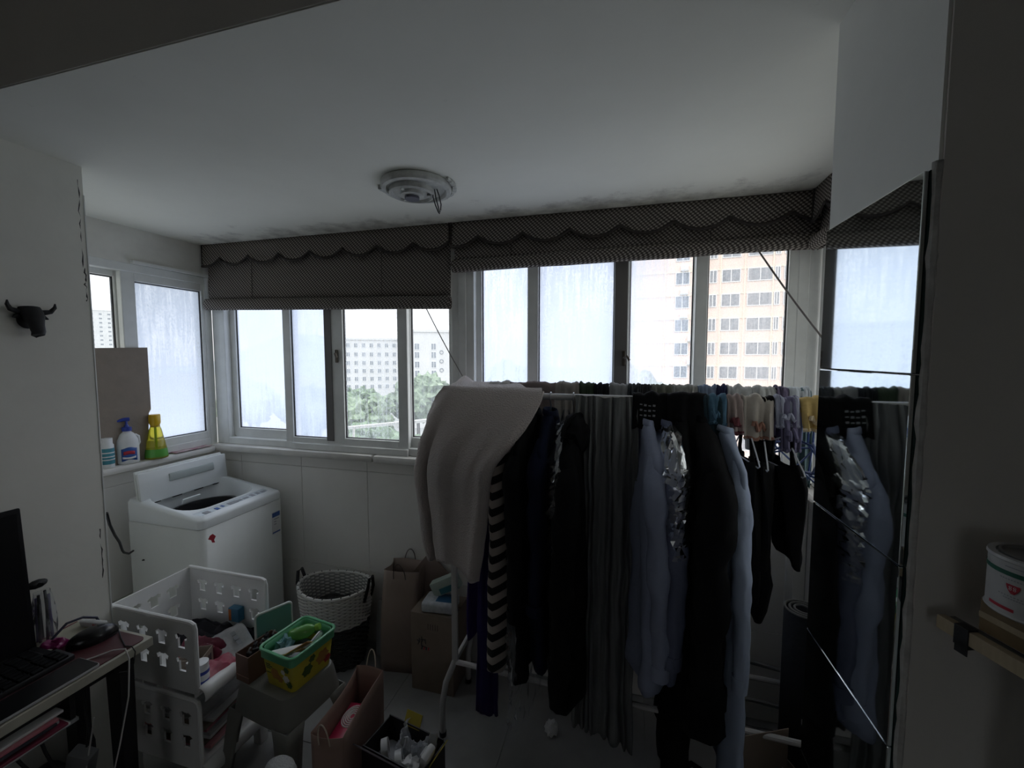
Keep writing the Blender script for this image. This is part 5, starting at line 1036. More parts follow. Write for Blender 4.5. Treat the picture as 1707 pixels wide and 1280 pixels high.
# ================================================================ GARMENT BUILDERS
def fab(name, col, var=0.15, bump=0.25, sheen=0.0, rough=0.92): return mat(name, col, rough, var=var, vscale=5, bump=bump, bscale=35, spec=0.15, sheen=sheen)
f_black = fab('black_cloth', (0.008, 0.008, 0.009)); f_navy = fab('navy_cloth', (0.010, 0.014, 0.035)); f_indigo = fab('indigo_cloth', (0.022, 0.015, 0.075)); f_grey = fab('slate_grey_cloth', (0.20, 0.205, 0.205)); f_blue = fab('grey_blue_cotton', (0.36, 0.40, 0.54)); f_pale = fab('pale_blue_cotton', (0.42, 0.49, 0.64)); f_blue2 = fab('dusk_blue_cotton', (0.17, 0.19, 0.28))
m_hng = mat('hanger_steel', (0.45, 0.45, 0.47), 0.3, 0.9); m_hngb = mat('blue_hanger_plastic', (0.05, 0.10, 0.30), 0.35); m_hngd = mat('black_hanger', (0.02, 0.02, 0.025), 0.4); m_hngw = mat('white_hanger', (0.6, 0.62, 0.66), 0.4)
def hanger(label, x, m, hw=0.20, yaw=0.0, drop=0.0, group='clothes hangers on the rack', rail='f', r=0.003, tilt=0.0):
    y = yf(x) if rail == 'f' else yb(x); z = RZ if rail == 'f' else RZ + 0.010
    t = thing('clothes_hanger', label, 'hanger', (x, y, z), yaw, group)
    G().tube([(0, 0.017 * math.cos(a) , 0.0165 * math.sin(a) + 0.0) for a in [R(q) for q in (-20, 20, 60, 90, 120, 160, 190)]] + [(0, -0.012, -0.014), (0, 0.0, -0.030), (0, 0, -0.075 - drop)], r, 7).obj('hook', m, t)
    zt = -0.075 - drop
    ty = tilt
    G().tube([(0, 0, zt), (0, 0.05, zt - 0.018 + 0.05 * ty), (0, hw - 0.01, zt - 0.085 + hw * ty), (0, hw, zt - 0.098 + hw * ty), (0, hw - 0.012, zt - 0.105 + hw * ty), (0, 0, zt - 0.105), (0, -hw + 0.012, zt - 0.105 - hw * ty), (0, -hw, zt - 0.098 - hw * ty), (0, -hw + 0.01, zt - 0.085 - hw * ty), (0, -0.05, zt - 0.018 - 0.05 * ty)], r, 7, closed=True).obj('frame', m, t)
    return t
def garment(name, label, cat, x, m, length, hw=0.20, th=0.035, yaw=0.0, flare=1.05, sleeve=None, sm=None, seed=0, drop=0.0, collar=True, hm=None, hood=False, folds=0.012, nf=9, hemw=None, neck=0.05, group='clothes hanging on the front rail', stripes=None, with_hanger=True, dy=0.0, hem_tilt=0.0, thb=1.15):
    """shirt/coat on a hanger hung across the front rail. local y = shoulder line, local x = thickness"""
    y = yf(x) + dy; zt = RZ - 0.062 - drop; zb = zt - length
    t = thing(name, label, cat, (x, y, zb), yaw, group)
    hh = hemw if hemw else hw * flare
    rows = [(0.0, neck, 0.020), (0.018, neck + 0.02, 0.026), (0.05, hw * 0.55, th * 0.7), (0.105, hw * 0.97, th * 0.72), (0.135, hw * 1.0, th * 0.85), (0.30, lerp(hw, hh, 0.25), th * 1.05), (0.55 * length, lerp(hw, hh, 0.55), th * 1.12), (length, hh, th * thb)]
    rows = [r_ for r_ in rows if r_[0] <= length]
    def cs(v):
        d = v * length
        for a, b in zip(rows, rows[1:]):
            if d <= b[0] or b is rows[-1]:
                f = (d - a[0]) / max(1e-6, b[0] - a[0]); f = max(0, min(1, f)); return d, lerp(a[1], b[1], f), lerp(a[2], b[2], f)
    def body(u, v):
        v2 = v ** 1.25; d, w, th_ = cs(v2); a = u * 6.28319; c, s = math.cos(a), math.sin(a)
        yy = w * math.copysign(abs(c) ** 0.85, c); k = min(1, d / 0.25)
        xx = th_ * math.copysign(abs(s) ** 0.75, s)
        rip = folds * k * (math.sin(nf * yy / max(0.05, w) + seed * 1.7 + 1.2 * math.sin(d * 4 + seed)) + 0.7 * fbm(yy * 9 + seed, d * 3.5, seed))
        xx += rip + 0.008 * k * fbm(seed, d * 5) + 0.007 * k * fbm(yy * 22 + seed, d * 9, seed)
        yy += 0.5 * folds * k * fbm(a * 1.3 + seed, d * 6)
        return Vector((xx, yy, length - d + hem_tilt * yy * v2 + 0.012 * v2 ** 6 * fbm(a * 2, seed)))
    g = G(); P = g.grid(body, 48, 34, cu=True)
    bo = g.obj('body', m, t, ang=60, solid=0.003)
    if stripes: bo.data.materials.clear(); bo.data.materials.append(stripes)
    sm = sm or m
    if sleeve:
        sl, sr, sx, sy = sleeve
        for s in (-1, 1):
            pts = []; rs = []
            for i in range(19):
                q = i / 18; w = min(1.0, q / 0.14); w = w * w * (3 - 2 * w)
                pts.append(Vector((sx * s * 0.6 * q + 0.008 * math.sin(5 * q + seed + s), s * (lerp(hw * 0.62, hw * 0.93, w) + 0.030 * math.sin(q * 2.2) + sy * q), length - lerp(0.078, 0.135, w) - sl * max(0, q - 0.06))))
                rs.append(lerp(0.012, lerp(sr * 1.05, sr * 0.72, q), w) * (1 + 0.10 * math.sin(q * 19 + seed) * w))
            def slv(u, v, pts=pts, rs=rs, s=s):
                k = v * 18; i = min(int(k), 17); f = k - i; c = pts[i].lerp(pts[i + 1], f); r = lerp(rs[i], rs[i + 1], f); a = u * 6.28319
                wr = 1 + 0.16 * fbm(math.cos(a) * 1.4 + seed + s, math.sin(a) * 1.4, v * 5.5 + seed) + 0.05 * math.sin(v * 38 + 2 * math.sin(a * 2 + seed))
                return c + Vector((r * 0.80 * wr * math.cos(a) + 0.006 * fbm(seed, v * 6), r * wr * math.sin(a), 0))
            g = G(); g.grid(slv, 22, 54, cu=True); so_ = g.obj('sleeve', sm, t, ang=70)
            g = G(); g.tube([pts[-2], pts[-1] + Vector((0, 0, -0.012))], [rs[-1] * 1.06, rs[-1] * 1.02], 12); g.obj('cuff', sm, so_)
    if collar:
        g = G(); g.grid(lambda u, v: Vector(((0.022 + 0.012 * v) * math.cos(u * 6.28319) * 0.9, (neck * 0.9 + 0.016 * v) * math.sin(u * 6.28319), length - 0.002 + 0.020 * math.sin(v * 2.6) - 0.022 * v * v - 0.014 * math.cos(u * 6.28319) * v)), 20, 5, cu=True); g.obj('collar', sm, t, solid=0.003)
    if hood:
        g = G(); g.ball((0.015, -0.055, length - 0.045), 0.085, (0.62, 1.15, 0.95), 3, nz=0.22, nf=3.0, seed=seed); g.obj('hood', sm, t)
        g = G(); g.tube([(0.05 * math.cos(a) * 0.8 + 0.02, -0.06 + 0.088 * math.cos(a) * 0.9, length - 0.05 + 0.080 * math.sin(a)) for a in [i * 0.4 - 0.6 for i in range(10)]], 0.012, 8); g.obj('hood_trim', sm, t)
    if with_hanger: hanger('%s hanger inside the %s' % ('steel' if hm is None or hm is m_hng else 'dark' if hm is m_hngd else 'blue' if hm is m_hngb else 'white', label.split(' with ')[0].split(' hanging')[0]), x, hm or m_hng, hw=hw * 0.9, yaw=yaw, drop=drop)
    return t
def stripe_mat():
    m = bpy.data.materials.new('black_white_stripes'); m.use_nodes = True; t = m.node_tree; p = t.nodes['Principled BSDF']
    tc = t.nodes.new('ShaderNodeTexCoord'); sx = t.nodes.new('ShaderNodeSeparateXYZ'); t.links.new(tc.outputs['Object'], sx.inputs[0])
    z = mth(t, 'ADD', sx.outputs['Z'], mth(t, 'MULTIPLY', mth(t, 'ABSOLUTE', sx.outputs['X']), -0.45))
    f = mth(t, 'GREATER_THAN', mth(t, 'FRACT', mth(t, 'MULTIPLY', z, 1 / 0.060)), 0.50)
    mx = t.nodes.new('ShaderNodeMix'); mx.data_type = 'RGBA'; t.links.new(f, mx.inputs[0]); mx.inputs[6].default_value = (0.010, 0.010, 0.011, 1); mx.inputs[7].default_value = (0.42, 0.37, 0.33, 1)
    t.links.new(mx.outputs[2], p.inputs['Base Color']); p.inputs['Roughness'].default_value = 0.9; return m
def drape(name, label, cat, x0, x1, rail, front, back, m, seed=0, folds=0.010, nf=10, gap=0.02, group='laundry draped over the rails', z_off=0.0, taper=0.0, hem=0.0, th=0.004, lean=0.0, pat=None, nx=None):
    """cloth folded over a rail"""
    f = yf if rail == 'f' else yb; zr = (RZ if rail == 'f' else RZ + 0.010) + z_off; xm = (x0 + x1) / 2; L = front + back; r = 0.0155 + th
    arc = r * math.pi
    t = thing(name, label, cat, (xm, f(xm), zr - front), 0, group)
    def pt(u, v):
        s_ = v * (L + arc); x = lerp(x0, x1, u)
        if s_ < front: d = front - s_; yy = -r; zz = zr - d; k = d
        elif s_ < front + arc: a = (s_ - front) / r; yy = -r * math.cos(a); zz = zr + r * math.sin(a); d = 0; k = 0
        else: d = s_ - front - arc; yy = r; zz = zr - d; k = d
        sg = -1 if s_ < front + arc / 2 else 1
        amp = folds * min(1, 0.25 + k / 0.12)
        w = 0.75 * math.sin(nf * ((u + 0.22 * fbm(u * 2.3 + seed * 3.1, 0.4, seed)) * 6.28) / 2 + seed + 0.8 * math.sin(k * 5 + seed)) + 0.9 * fbm(u * nf * 0.8 + seed, k * 4, seed + sg)
        yy += sg * (amp * w + amp * 0.9 + gap * min(1, k / 0.2)) + lean * k
        x += (xm - x) * taper * min(1, k / max(0.05, front)) + 0.4 * amp * fbm(u * 4, k * 6, seed)
        zz += hem * (0.5 - u) * (k / max(0.05, L)) + 0.010 * fbm(u * 4 + seed, v * 3) + (0.0045 * fbm(u * 6 + seed, seed * 0.7) * math.sin(max(0, min(1, (s_ - front) / arc)) * math.pi))
        return Vector((x - xm, f(x) + yy - f(xm), zz - (zr - front)))
    g = G(); g.grid(pt, nx or max(14, int((x1 - x0) * 90)), 40); o = g.obj('cloth', m, t, ang=70, solid=th)
    return t, pt
def bundle(name, label, cat, x0, x1, rail, low, m, seed, m2=None, group='socks and small pieces over the front rail'):
    """small crumpled piece hooked over the rail with a rolled hem"""
    t, pt = drape(name, label, cat, x0, x1, rail, low, low * 0.8, m, seed, folds=0.013, nf=4, gap=0.022, group=group, th=0.006, taper=0.10)
    g = G(); g.tube([pt(i / 12, 0.02) for i in range(13)], 0.0065, 6); g.obj('hem', m2 or m, t)
    g = G(); g.tube([pt(0.25 + 0.5 * i / 12, 0.16 + 0.05 * math.sin(i)) + Vector((0, -0.012, 0)) for i in range(13)], 0.006, 6); g.obj('fold', m2 or m, t)
    return t

# ---------------- big white fleece throw over the left end
f_fleece = mat('white_fleece', (0.56, 0.485, 0.455), 0.95, col2=(0.50, 0.455, 0.435), vscale=3, bump=0.7, bscale=170, sheen=0.3, spec=0.1)
thr = thing('fleece_throw', 'big off-white fleece throw draped over the rack end', 'throw', (-0.6, 1.62, 0.78), 0)
TL = [(-0.735, 1.605, 1.568), (-0.779, 1.56, 1.51), (-0.823, 1.52, 1.389), (-0.847, 1.50, 1.242), (-0.828, 1.50, 1.068), (-0.783, 1.50, 0.875)]
TR = [(-0.305, 1.60, 1.560), (-0.331, 1.50, 1.462), (-0.391, 1.42, 1.373), (-0.451, 1.385, 1.281), (-0.470, 1.385, 1.100), (-0.503, 1.385, 0.875)]
def tab(T, q):
    k = q * (len(T) - 1); i = min(int(k), len(T) - 2); f = k - i
    p0, p1, p2, p3 = [Vector(T[max(0, min(len(T) - 1, j))]) for j in (i - 1, i, i + 1, i + 2)]
    return 0.5 * (2 * p1 + (p2 - p0) * f + (2 * p0 - 5 * p1 + 4 * p2 - p3) * f * f + (3 * p1 - p0 - 3 * p2 + p3) * f ** 3)
def throw(u, v):
    # v: 0 back hem .. 0.28 back rail .. 0.44 front rail .. 1 front hem
    if v < 0.28:
        q = v / 0.28; z = lerp(0.98, RZ + 0.035, q); y = lerp(1.965, 1.935, q); x = lerp(-0.80, -0.52, u) + 0.015 * math.sin(u * 11)
        y += 0.012 * math.sin(u * 13)
    elif v < 0.44:
        q = (v - 0.28) / 0.16; x = lerp(lerp(-0.80, -0.735, q), lerp(-0.50, -0.305, q), u); y = lerp(1.935, 1.605, q); z = RZ + 0.030 - 0.014 * math.sin(q * math.pi) + 0.010 * fbm(u * 6, q * 3) * math.sin(q * math.pi) + 0.03 * math.exp(-((u - 0.12) / 0.1) ** 2) * (1 - q)
    else:
        q = (v - 0.44) / 0.56; a_ = tab(TL, q); b_ = tab(TR, q); p = a_.lerp(b_, u); k = min(1, q * 2.5)
        x, y, z = p
        y -= 0.020 * math.sin(u * math.pi) * k + 0.007 * k * (math.sin(u * 17 + 0.6 * math.sin(q * 4)) + 0.6 * fbm(u * 6, q * 2, 2))
        y += 0.050 * math.exp(-((u - 0.24) / 0.03) ** 2) * max(0, min(1, (q - 0.30) * 2.0)) - 0.03 * math.exp(-((u - 0.93) / 0.06) ** 2) * k
        y += 0.10 * math.exp(-(u / 0.07) ** 2) * k
        z += 0.035 * q ** 4 * math.exp(-((u - 0.55) / 0.28) ** 2)
        x += 0.006 * fbm(u * 5, q * 7)
    return Vector((x + 0.6, y - 1.62, z - 0.78))
g = G(); g.grid(throw, 64, 60); g.obj('fleece', f_fleece, thr, ang=80, solid=0.010)
g = G(); g.tube([throw(1.0, 0.44 + 0.56 * i / 30) for i in range(31)], 0.006, 6); g.obj('rolled_hem', f_fleece, thr)

# ---------------- clothes from the throw towards the mirror
garment('striped_tee', 'black and white striped top hanging next to the fleece throw', 'top', -0.437, f_black, 0.98, hw=0.20, th=0.044, sleeve=None, stripes=stripe_mat(), seed=2, hm=m_hngd, folds=0.008, yaw=R(-6), drop=-0.01, hemw=0.205)
drape('indigo_trousers', 'indigo dark trousers hanging below the striped top', 'trousers', -0.545, -0.455, 'f', 1.25, 1.05, f_indigo, 4, folds=0.012, nf=3, gap=0.045, group='clothes hanging on the front rail', th=0.008, lean=-0.06)
garment('dark_suit', 'charcoal suit under clear plastic hanging beside the striped top', 'suit', -0.345, f_black, 0.97, hw=0.22, th=0.034, sleeve=(0.62, 0.045, 0.0, 0.0), seed=5, hm=m_hngd, yaw=R(-5))
garment('navy_jacket', 'navy blue jacket hanging between the plastic-covered suit and hooded coat', 'jacket', -0.275, f_navy, 0.92, hw=0.215, th=0.032, sleeve=(0.58, 0.045, 0.0, 0.0), seed=6, hm=m_hng, yaw=R(-3))
garment('hooded_coat', 'long black hooded coat hanging beside the grey curtain cloth', 'coat', -0.185, f_black, 1.0, hw=0.235, th=0.055, sleeve=(0.74, 0.058, 0.0, 0.01), seed=8, hood=True, hm=m_hng, drop=0.03)
drape('grey_cloth', 'long slate grey pleated cloth draped over the front rail', 'cloth', -0.175, 0.055, 'f', 1.32, 1.15, f_grey, 9, folds=0.018, nf=13, gap=0.015, group='clothes hanging on the front rail', nx=70, hem=0.10)
garment('blue_shirt', 'grey-blue cotton shirt with long sleeves hanging beside the grey cloth', 'shirt', 0.085, f_blue, 0.86, hw=0.215, th=0.038, sleeve=(0.72, 0.048, -0.02, -0.01), seed=11, hm=m_hngd, sm=f_blue, yaw=R(8), drop=0.02, hem_tilt=0.10, thb=1.5)
garment('dusk_shirt', 'dusky blue shirt under crinkled plastic hanging beside the grey-blue shirt', 'shirt', 0.150, f_blue2, 0.84, hw=0.21, th=0.032, sleeve=(0.66, 0.045, 0.0, 0.0), seed=12, hm=m_hngd, yaw=R(5), drop=0.02)
garment('long_dress', 'long black dress hanging behind the heavy black coat', 'dress', 0.200, f_black, 1.27, hw=0.20, th=0.036, sleeve=None, seed=14, hm=m_hngd, hemw=0.24)
garment('black_coat', 'heavy black coat hanging in front of the pale blue shirt', 'coat', 0.262, f_black, 0.98, hw=0.240, th=0.064, sleeve=(0.74, 0.074, 0.03, 0.02), seed=15, hm=m_hngd, hemw=0.27, folds=0.014, yaw=R(4), thb=1.5)
garment('pale_shirt', 'pale blue long shirt hanging between the black coat and black tops', 'shirt', 0.340, f_pale, 1.12, hw=0.225, th=0.024, sleeve=(0.66, 0.034, 0.01, 0.0), seed=17, hm=m_hngw, hemw=0.25, folds=0.010, yaw=R(4), drop=0.03, dy=-0.02)
for k, (x, L, hw, lb, rl) in enumerate(((0.415, 0.47, 0.135, 'black sleeveless top with thin straps beside the pale blue shirt', 'f'), (0.462, 0.46, 0.13, 'black camisole with tied hem between two black tops', 'f'), (0.525, 0.34, 0.14, 'short black vest nearest the blue wire hangers', 'f'))):
    z0 = RZ - 0.125
    t = thing('camisole_top', lb, 'top', (x, yf(x), z0 - L), R((4, -6, 10)[k]), 'black tops on thin hangers')
    def bd(u, v, L=L, hw=hw, k=k):
        a = u * 6.28319; w = lerp(hw * 0.72, hw, min(1, v * 4)) * (1 - 0.12 * math.sin(v * 3.14)); c, s = math.cos(a), math.sin(a)
        return Vector((0.024 * s + 0.010 * math.sin(9 * c + k + v * 5), w * c, L - 0.09 - (L - 0.09) * v + 0.03 * abs(c) * (1 - v) + 0.05 * v * v * c * (1 if k != 1 else -1) + 0.01 * fbm(a * 2, k) * v))
    g = G(); g.grid(bd, 36, 20, cu=True); g.obj('body', f_black, t, solid=0.003)
    for s in (-1, 1): G().tube([(0.0, s * hw * 0.45, L - 0.085), (0.0, s * hw * 0.42, L - 0.03), (0.0, s * hw * 0.36, L + 0.005), (0.0, s * hw * 0.42, L - 0.04), (0.012, s * hw * 0.5, L - 0.10)], 0.006, 6).obj('strap', f_black, t)
    if k == 1: G().tube([(0.0, -0.03, 0.05), (0.01, -0.035, -0.03), (0.0, -0.045, -0.12), (0.005, -0.04, -0.17)], [0.03, 0.036, 0.03, 0.012], 10).obj('tie_end', f_black, t)
    hanger(('thin steel hanger of the strappy black top', 'thin steel hanger of the black camisole', 'thin steel hanger of the short black vest')[k], x, m_hngw, hw=hw * 0.95, yaw=R((4, -6, 10)[k]), drop=0.02 + 0.01 * k, r=0.0024)
# clear plastic covers
def cover(label, x, hw, th, ztop, L, seed, yaw=0.0, dy=0.0, mm=None):
    t = thing('plastic_garment_cover', label, 'plastic cover', (x, yf(x) + dy, ztop - L), yaw, 'clear plastic garment covers')
    def f(u, v):
        a = u * 6.28319; w = lerp(0.05, hw, min(1, v * 5) ** 0.6); d = lerp(0.02, th, min(1, v * 4)); c, s = math.cos(a), math.sin(a)
        n1 = noise.noise(Vector((c * 6 + seed, s * 6, v * 13))); n2 = noise.noise(Vector((c * 13, s * 13 + seed, v * 30)))
        return Vector((d * s + 0.016 * n1 + 0.013 * n2, w * c + 0.016 * n2, L * (1 - v) - 0.05 * abs(c) * min(1, v * 6) + 0.01 * n2))
    g = G(); g.grid(f, 56, 48, cu=True); g.obj('film', mm or film_mat('crinkled_film', op=0.03, gloss=1.0, rough=0.10), t, ang=20)
    G().tube([(0, 0, L), (0, 0.004, L + 0.05)], [0.022, 0.010], 8).obj('gathered_neck', film_mat('crinkled_film'), t)
cover('crinkled clear plastic cover over the charcoal suit shoulders', -0.350, 0.235, 0.050, RZ - 0.07, 1.10, 3, R(-5))
cover('bunched shiny plastic cover over the dusky blue shirt', 0.158, 0.245, 0.066, RZ - 0.085, 0.34, 7, R(4), -0.02)
cover('clear plastic cover over one shoulder of the hooded coat', -0.215, 0.245, 0.060, RZ - 0.10, 0.40, 11, 0.0)
# printed black cloths and small pieces over the front rail
t, pt = drape('black_tshirt', 'black T-shirt with pale lettering folded over the front rail', 'T-shirt', 0.035, 0.150, 'f', 0.105, 0.20, f_black, 21, folds=0.006, nf=5, gap=0.03, group='socks and small pieces over the front rail', th=0.007)
for i in range(4):
    for j in range(3): 
        p = pt(0.25 + 0.13 * i, 0.14 + 0.05 * j); G().box(p + Vector((0, -0.008, 0)), (0.009, 0.0015, 0.004 + 0.003 * ((i + j) % 2)), (0.05, 0.1, 0.0)).obj('printed_letter', m_greyink, t, smooth=False)
drape('black_shorts', 'black shorts with small flowers folded over the front rail', 'shorts', 0.152, 0.285, 'f', 0.13, 0.20, f_black, 22, folds=0.008, nf=5, gap=0.04, group='socks and small pieces over the front rail', th=0.008)
m_denim = fab('blue_jersey', (0.085, 0.17, 0.25)); m_dteal = fab('deep_teal_cloth', (0.03, 0.055, 0.07)); m_rose = fab('rose_taupe_cloth', (0.40, 0.32, 0.30)); m_cream = fab('oat_cloth', (0.46, 0.42, 0.37)); m_lav = fab('lavender_cloth', (0.36, 0.38, 0.48)); m_lavd = fab('dusky_violet_cloth', (0.16, 0.15, 0.24)); m_must = fab('mustard_cloth', (0.55, 0.40, 0.16)); m_mustp = fab('pale_mustard', (0.62, 0.52, 0.36))
drape('teal_shorts', 'dark teal shorts folded over the rail behind the blue underwear', 'shorts', 0.262, 0.345, 'f', 0.155, 0.15, m_dteal, 31, folds=0.010, nf=4, gap=0.03, group='socks and small pieces over the front rail', th=0.006)
bundle('blue_underwear', 'blue curled underwear over the front rail', 'underwear', 0.275, 0.345, 'f', 0.075, m_denim, 33)
bundle('rose_sock', 'rose-taupe sock with dark red ribbing on front rail', 'sock', 0.348, 0.395, 'f', 0.105, m_rose, 34, fab('maroon_rib', (0.16, 0.05, 0.06)))
bundle('oat_sock', 'oat-coloured cloth with reddish trim on front rail', 'sock', 0.396, 0.488, 'f', 0.120, m_cream, 35, fab('rust_rib', (0.30, 0.16, 0.12)))
bundle('lavender_sock', 'pale lavender crumpled cloth on front rail', 'sock', 0.492, 0.560, 'f', 0.075, m_lav, 36)
bundle('violet_sock', 'dusky violet sock hanging under the lavender cloth', 'sock', 0.505, 0.562, 'f', 0.155, m_lavd, 37)
bundle('mustard_sock', 'mustard yellow sock with pale rim at the end of front rail', 'sock', 0.566, 0.645, 'f', 0.085, m_must, 38, m_mustp)
# black draped underwear hanging lower between the oat sock and tops
drape('black_briefs', 'black briefs hanging between the oat cloth and lavender cloth', 'underwear', 0.425, 0.490, 'f', 0.165, 0.12, f_black, 39, folds=0.006, nf=3, gap=0.01, group='socks and small pieces over the front rail')
# blue wire hangers bunched at the right end
for k, (x, yw, dp, tl) in enumerate(((0.580, 34, 0.05, -0.10), (0.600, 12, 0.06, 0.30), (0.615, -18, 0.055, -0.35), (0.632, 40, 0.07, 0.15), (0.645, 3, 0.05, -0.22))):
    hanger(('blue wire hanger turned towards the room at the rail end', 'blue wire hanger beneath the mustard sock', 'blue wire hanger tilted down beside the mustard sock', 'blue wire hanger swung over the small black bag', 'outermost blue wire hanger touching the mirror side')[k], x, m_hngb, hw=0.19, yaw=R(yw), drop=dp, tilt=tl, group='empty blue hangers at the rail end', r=0.0034)
drape('teal_cloth', 'grey-teal shiny cloth hanging behind the blue hangers', 'cloth', 0.655, 0.705, 'b', 0.36, 0.2, fab('grey_teal_satin', (0.10, 0.16, 0.17), rough=0.45), 41, folds=0.012, nf=3, gap=0.02, group='laundry along the back rail')
t = thing('black_scrunchie_bag', 'small black ruffled bag hanging from a wire hanger near the ledge', 'bag', (0.600, 1.80, 1.16)); g = G(); g.ball((0, 0, 0.055), 0.062, (1.0, 0.7, 1.0), 4, nz=0.35, nf=3.5, seed=4); g.obj('bag', f_black, t); G().tube([(0, 0, 0.10), (0.005, 0.02, 0.22), (0.01, 0.06, 0.375)], 0.0025, 6).obj('string', m_hngw, t)
# row of small laundry along the back rail
cols = [('pale cream towel end', (0.62, 0.60, 0.58)), ('mauve-brown smooth cloth', (0.26, 0.21, 0.20)), ('taupe ribbed cloth', (0.34, 0.31, 0.28)), ('dark green cloth', (0.05, 0.075, 0.045)), ('black knotted cloth', (0.02, 0.022, 0.025)), ('ash grey cloth', (0.30, 0.30, 0.30)), ('dark slate cloth', (0.06, 0.065, 0.07)), ('charcoal band', (0.035, 0.035, 0.038)), ('olive grey cloth', (0.17, 0.175, 0.14)), ('stone grey cloth', (0.33, 0.33, 0.31)), ('faded blue cloth', (0.18, 0.23, 0.32)), ('navy strip', (0.03, 0.035, 0.08)), ('light grey ruffled cloth', (0.46, 0.47, 0.46)), ('silver grey ruffled cloth', (0.50, 0.51, 0.50)), ('plum cloth', (0.13, 0.11, 0.17)), ('pale blue-white cloth', (0.52, 0.56, 0.60))]
edges_ = [-0.62, -0.52, -0.30, -0.19, -0.125, -0.06, 0.02, 0.075, 0.115, 0.20, 0.30, 0.37, 0.41, 0.50, 0.585, 0.63, 0.70]
for k, ((lb, c), a, b) in enumerate(zip(cols, edges_, edges_[1:])):
    drape('small_laundry', lb + ' folded over the back rail', 'laundry', a + 0.001, b - 0.001, 'b', 0.10 + 0.05 * ((k * 7) % 4), 0.12 + 0.06 * ((k * 5) % 3), fab('laundry_tone_%s' % lb.split()[0] + str(k), c), 50 + k, folds=0.004 if k in (1,) else 0.010, nf=3 + (k * 3) % 7, gap=0.008, group='laundry along the back rail', th=0.006, z_off=0.004, nx=26)
# purple carrier hanging inside the rack end
t = thing('purple_bag', 'dark purple cloth bag hanging inside the rack end below the throw', 'bag', (-0.655, 1.765, 0.42)); g = G(); g.grid(lambda u, v: Vector(((0.020 + 0.006 * math.sin(v * 9)) * math.cos(u * 6.28319), (0.095 - 0.012 * v) * math.sin(u * 6.28319) + 0.006 * fbm(u * 6, v * 5), 0.62 * v)), 26, 14, cu=True); g.obj('bag', fab('purple_cloth', (0.035, 0.018, 0.10)), t); G().tube([(0, -0.04, 0.62), (0, -0.02, 0.85), (0, 0.02, 1.1), (0.0, 0.035, 1.07), (0, 0.04, 0.62)], 0.005, 6).obj('strap', fab('purple_cloth', (0, 0, 0)), t)

# ================================================================ RIGHT CORNER UNDER THE CLOTHES
t = thing('rolled_mat', 'dark rolled exercise mat standing on end in the right corner', 'mat', (0.672, 1.735, 0.0))
g = G(); pts = []
g.grid(lambda u, v: Vector(((0.022 + 0.042 * u) * math.cos(u * 17.5), (0.022 + 0.042 * u) * math.sin(u * 17.5), 0.002 + 0.745 * v)), 90, 2); g.obj('roll', fab('dark_mat_foam', (0.035, 0.038, 0.045)), t, solid=0.008)
g = G(); g.tube([((0.022 + 0.042 * u) * math.cos(u * 17.5), (0.022 + 0.042 * u) * math.sin(u * 17.5), 0.748) for u in [i / 90 for i in range(91)]], 0.0042, 6); g.obj('pale_edge', fab('pale_mat_edge', (0.16, 0.16, 0.155)), t)
t = thing('hanger_carton', 'open brown carton full of spare coloured hangers', 'box', (0.545, 1.50, 0.0), R(25))
for a, b in (((-0.10, -0.085, 0.001), (0.10, 0.085, 0.004)), ((-0.10, -0.085, 0.004), (-0.097, 0.085, 0.26)), ((0.097, -0.085, 0.004), (0.10, 0.085, 0.24)), ((-0.097, -0.085, 0.004), (0.097, -0.082, 0.20)), ((-0.097, 0.082, 0.004), (0.097, 0.085, 0.36))): G().b2(a, b).obj('side', m_carton, t, smooth=False)
hc = [m_hngb, mat('violet_hanger', (0.10, 0.06, 0.28), 0.35), mat('teal_hanger', (0.03, 0.22, 0.32), 0.35), m_hng, mat('purple_hanger', (0.08, 0.03, 0.20), 0.35), m_hngb, mat('grey_violet_hanger', (0.20, 0.19, 0.30), 0.4)]
nmz = ['blue', 'violet', 'teal', 'steel', 'purple', 'dark blue', 'grey-violet']
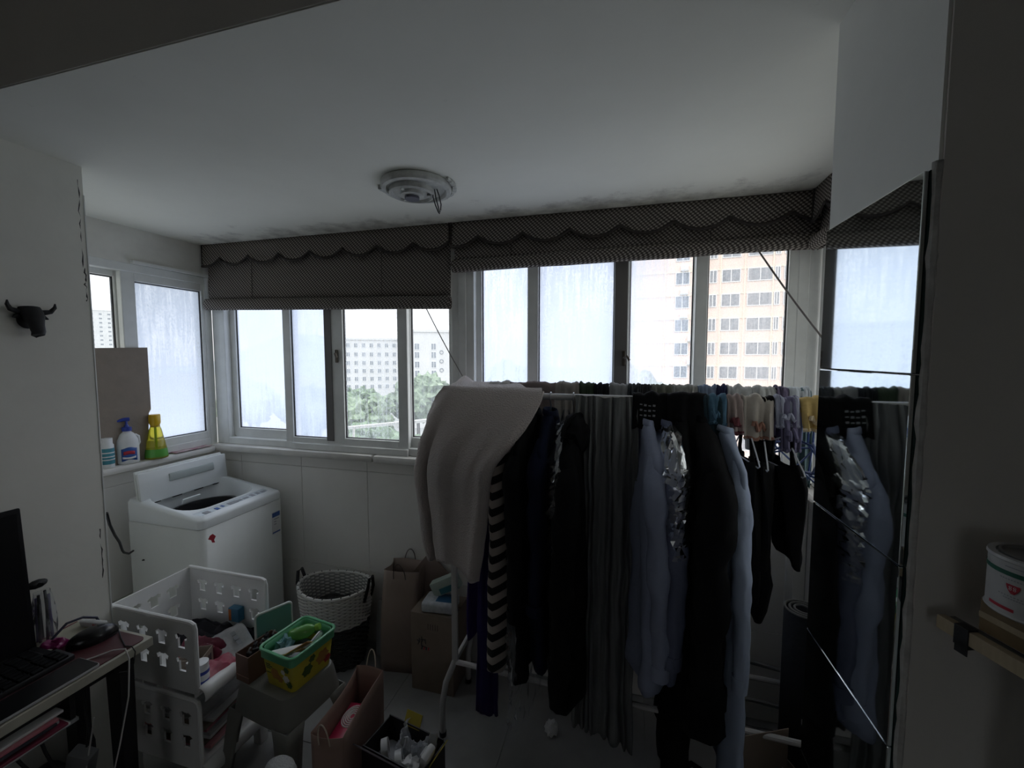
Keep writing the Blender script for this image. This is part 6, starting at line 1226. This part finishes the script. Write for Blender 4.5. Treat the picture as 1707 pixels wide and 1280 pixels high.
for k in range(7):
    o = thing('spare_hanger', '%s spare hanger standing slanted in the open carton' % nmz[k], 'hanger', (0.545 + (k - 3) * 0.022, 1.50 - (k - 3) * 0.006, 0.13), R(20), 'spare hangers in the carton'); o.rotation_euler = (R(90 - 35), R(38), R(22))
    G().tube([(0, 0.14, 0), (0, 0.02, 0.06), (0, 0, 0.065), (0, -0.02, 0.06), (0, -0.14, 0)], 0.0038, 6, closed=True).obj('frame', hc[k], o); G().tube([(0, 0, 0.065), (0, 0, 0.10), (0, 0.012, 0.118), (0, -0.006, 0.13), (0, -0.018, 0.116)], 0.003, 6).obj('hook', hc[k], o)
m_chr = mat('dull_chrome', (0.35, 0.36, 0.36), 0.3, 0.9)
t = thing('folding_rack', 'low folded metal rack with chain links against back wall', 'rack', (0.50, 1.90, 0.0))
for p, q in (((-0.16, 0.08, 0.36), (0.20, 0.08, 0.32)), ((-0.16, 0.08, 0.36), (-0.10, -0.02, 0.01)), ((0.20, 0.08, 0.32), (0.22, -0.02, 0.01)), ((-0.14, 0.04, 0.20), (0.20, 0.04, 0.18)), ((-0.16, 0.0, 0.36), (0.06, 0.0, 0.01))): G().tube([p, q], 0.009, 8).obj('bar', m_chr, t)
for k in range(11):
    c = Vector((-0.15 + 0.016 * k, -0.04, 0.10 + 0.0095 * k)); G().tube([c + Vector((0.011 * math.cos(a), 0.006 * math.sin(a) * (k % 2), 0.006 * math.sin(a) * (1 - k % 2) + 0.006 * math.cos(a))) for a in [i * 0.6283 for i in range(10)]], 0.002, 5, closed=True).obj('chain_link', m_chr, t)
t = thing('black_shoulder_bag', 'black upright bag with pale zip pulls under the black coat', 'bag', (0.235, 1.36, 0.0), R(10)); g = G(); g.grid(lambda u, v: Vector((0.085 * math.copysign(abs(math.cos(u * 6.28319)) ** 0.6, math.cos(u * 6.28319)) * (1 - 0.25 * v * v), 0.06 * math.copysign(abs(math.sin(u * 6.28319)) ** 0.6, math.sin(u * 6.28319)) * (1 - 0.35 * v * v), 0.30 * v)), 32, 10, cu=True); g.bm.faces.ensure_lookup_table(); g.obj('bag', f_black, t, solid=0.004)
for s in (-0.02, 0.02): G().tube([(s, -0.045, 0.31), (s * 1.2, -0.052, 0.28), (s * 0.9, -0.056, 0.22)], [0.006, 0.005, 0.003], 8).obj('zip_pull', mat('pale_zip_pull', (0.55, 0.55, 0.55), 0.4), t)
G().tube([(-0.05, 0, 0.295), (-0.04, 0, 0.36), (0.0, 0, 0.385), (0.04, 0, 0.36), (0.05, 0, 0.295)], 0.008, 8).obj('strap', f_black, t)
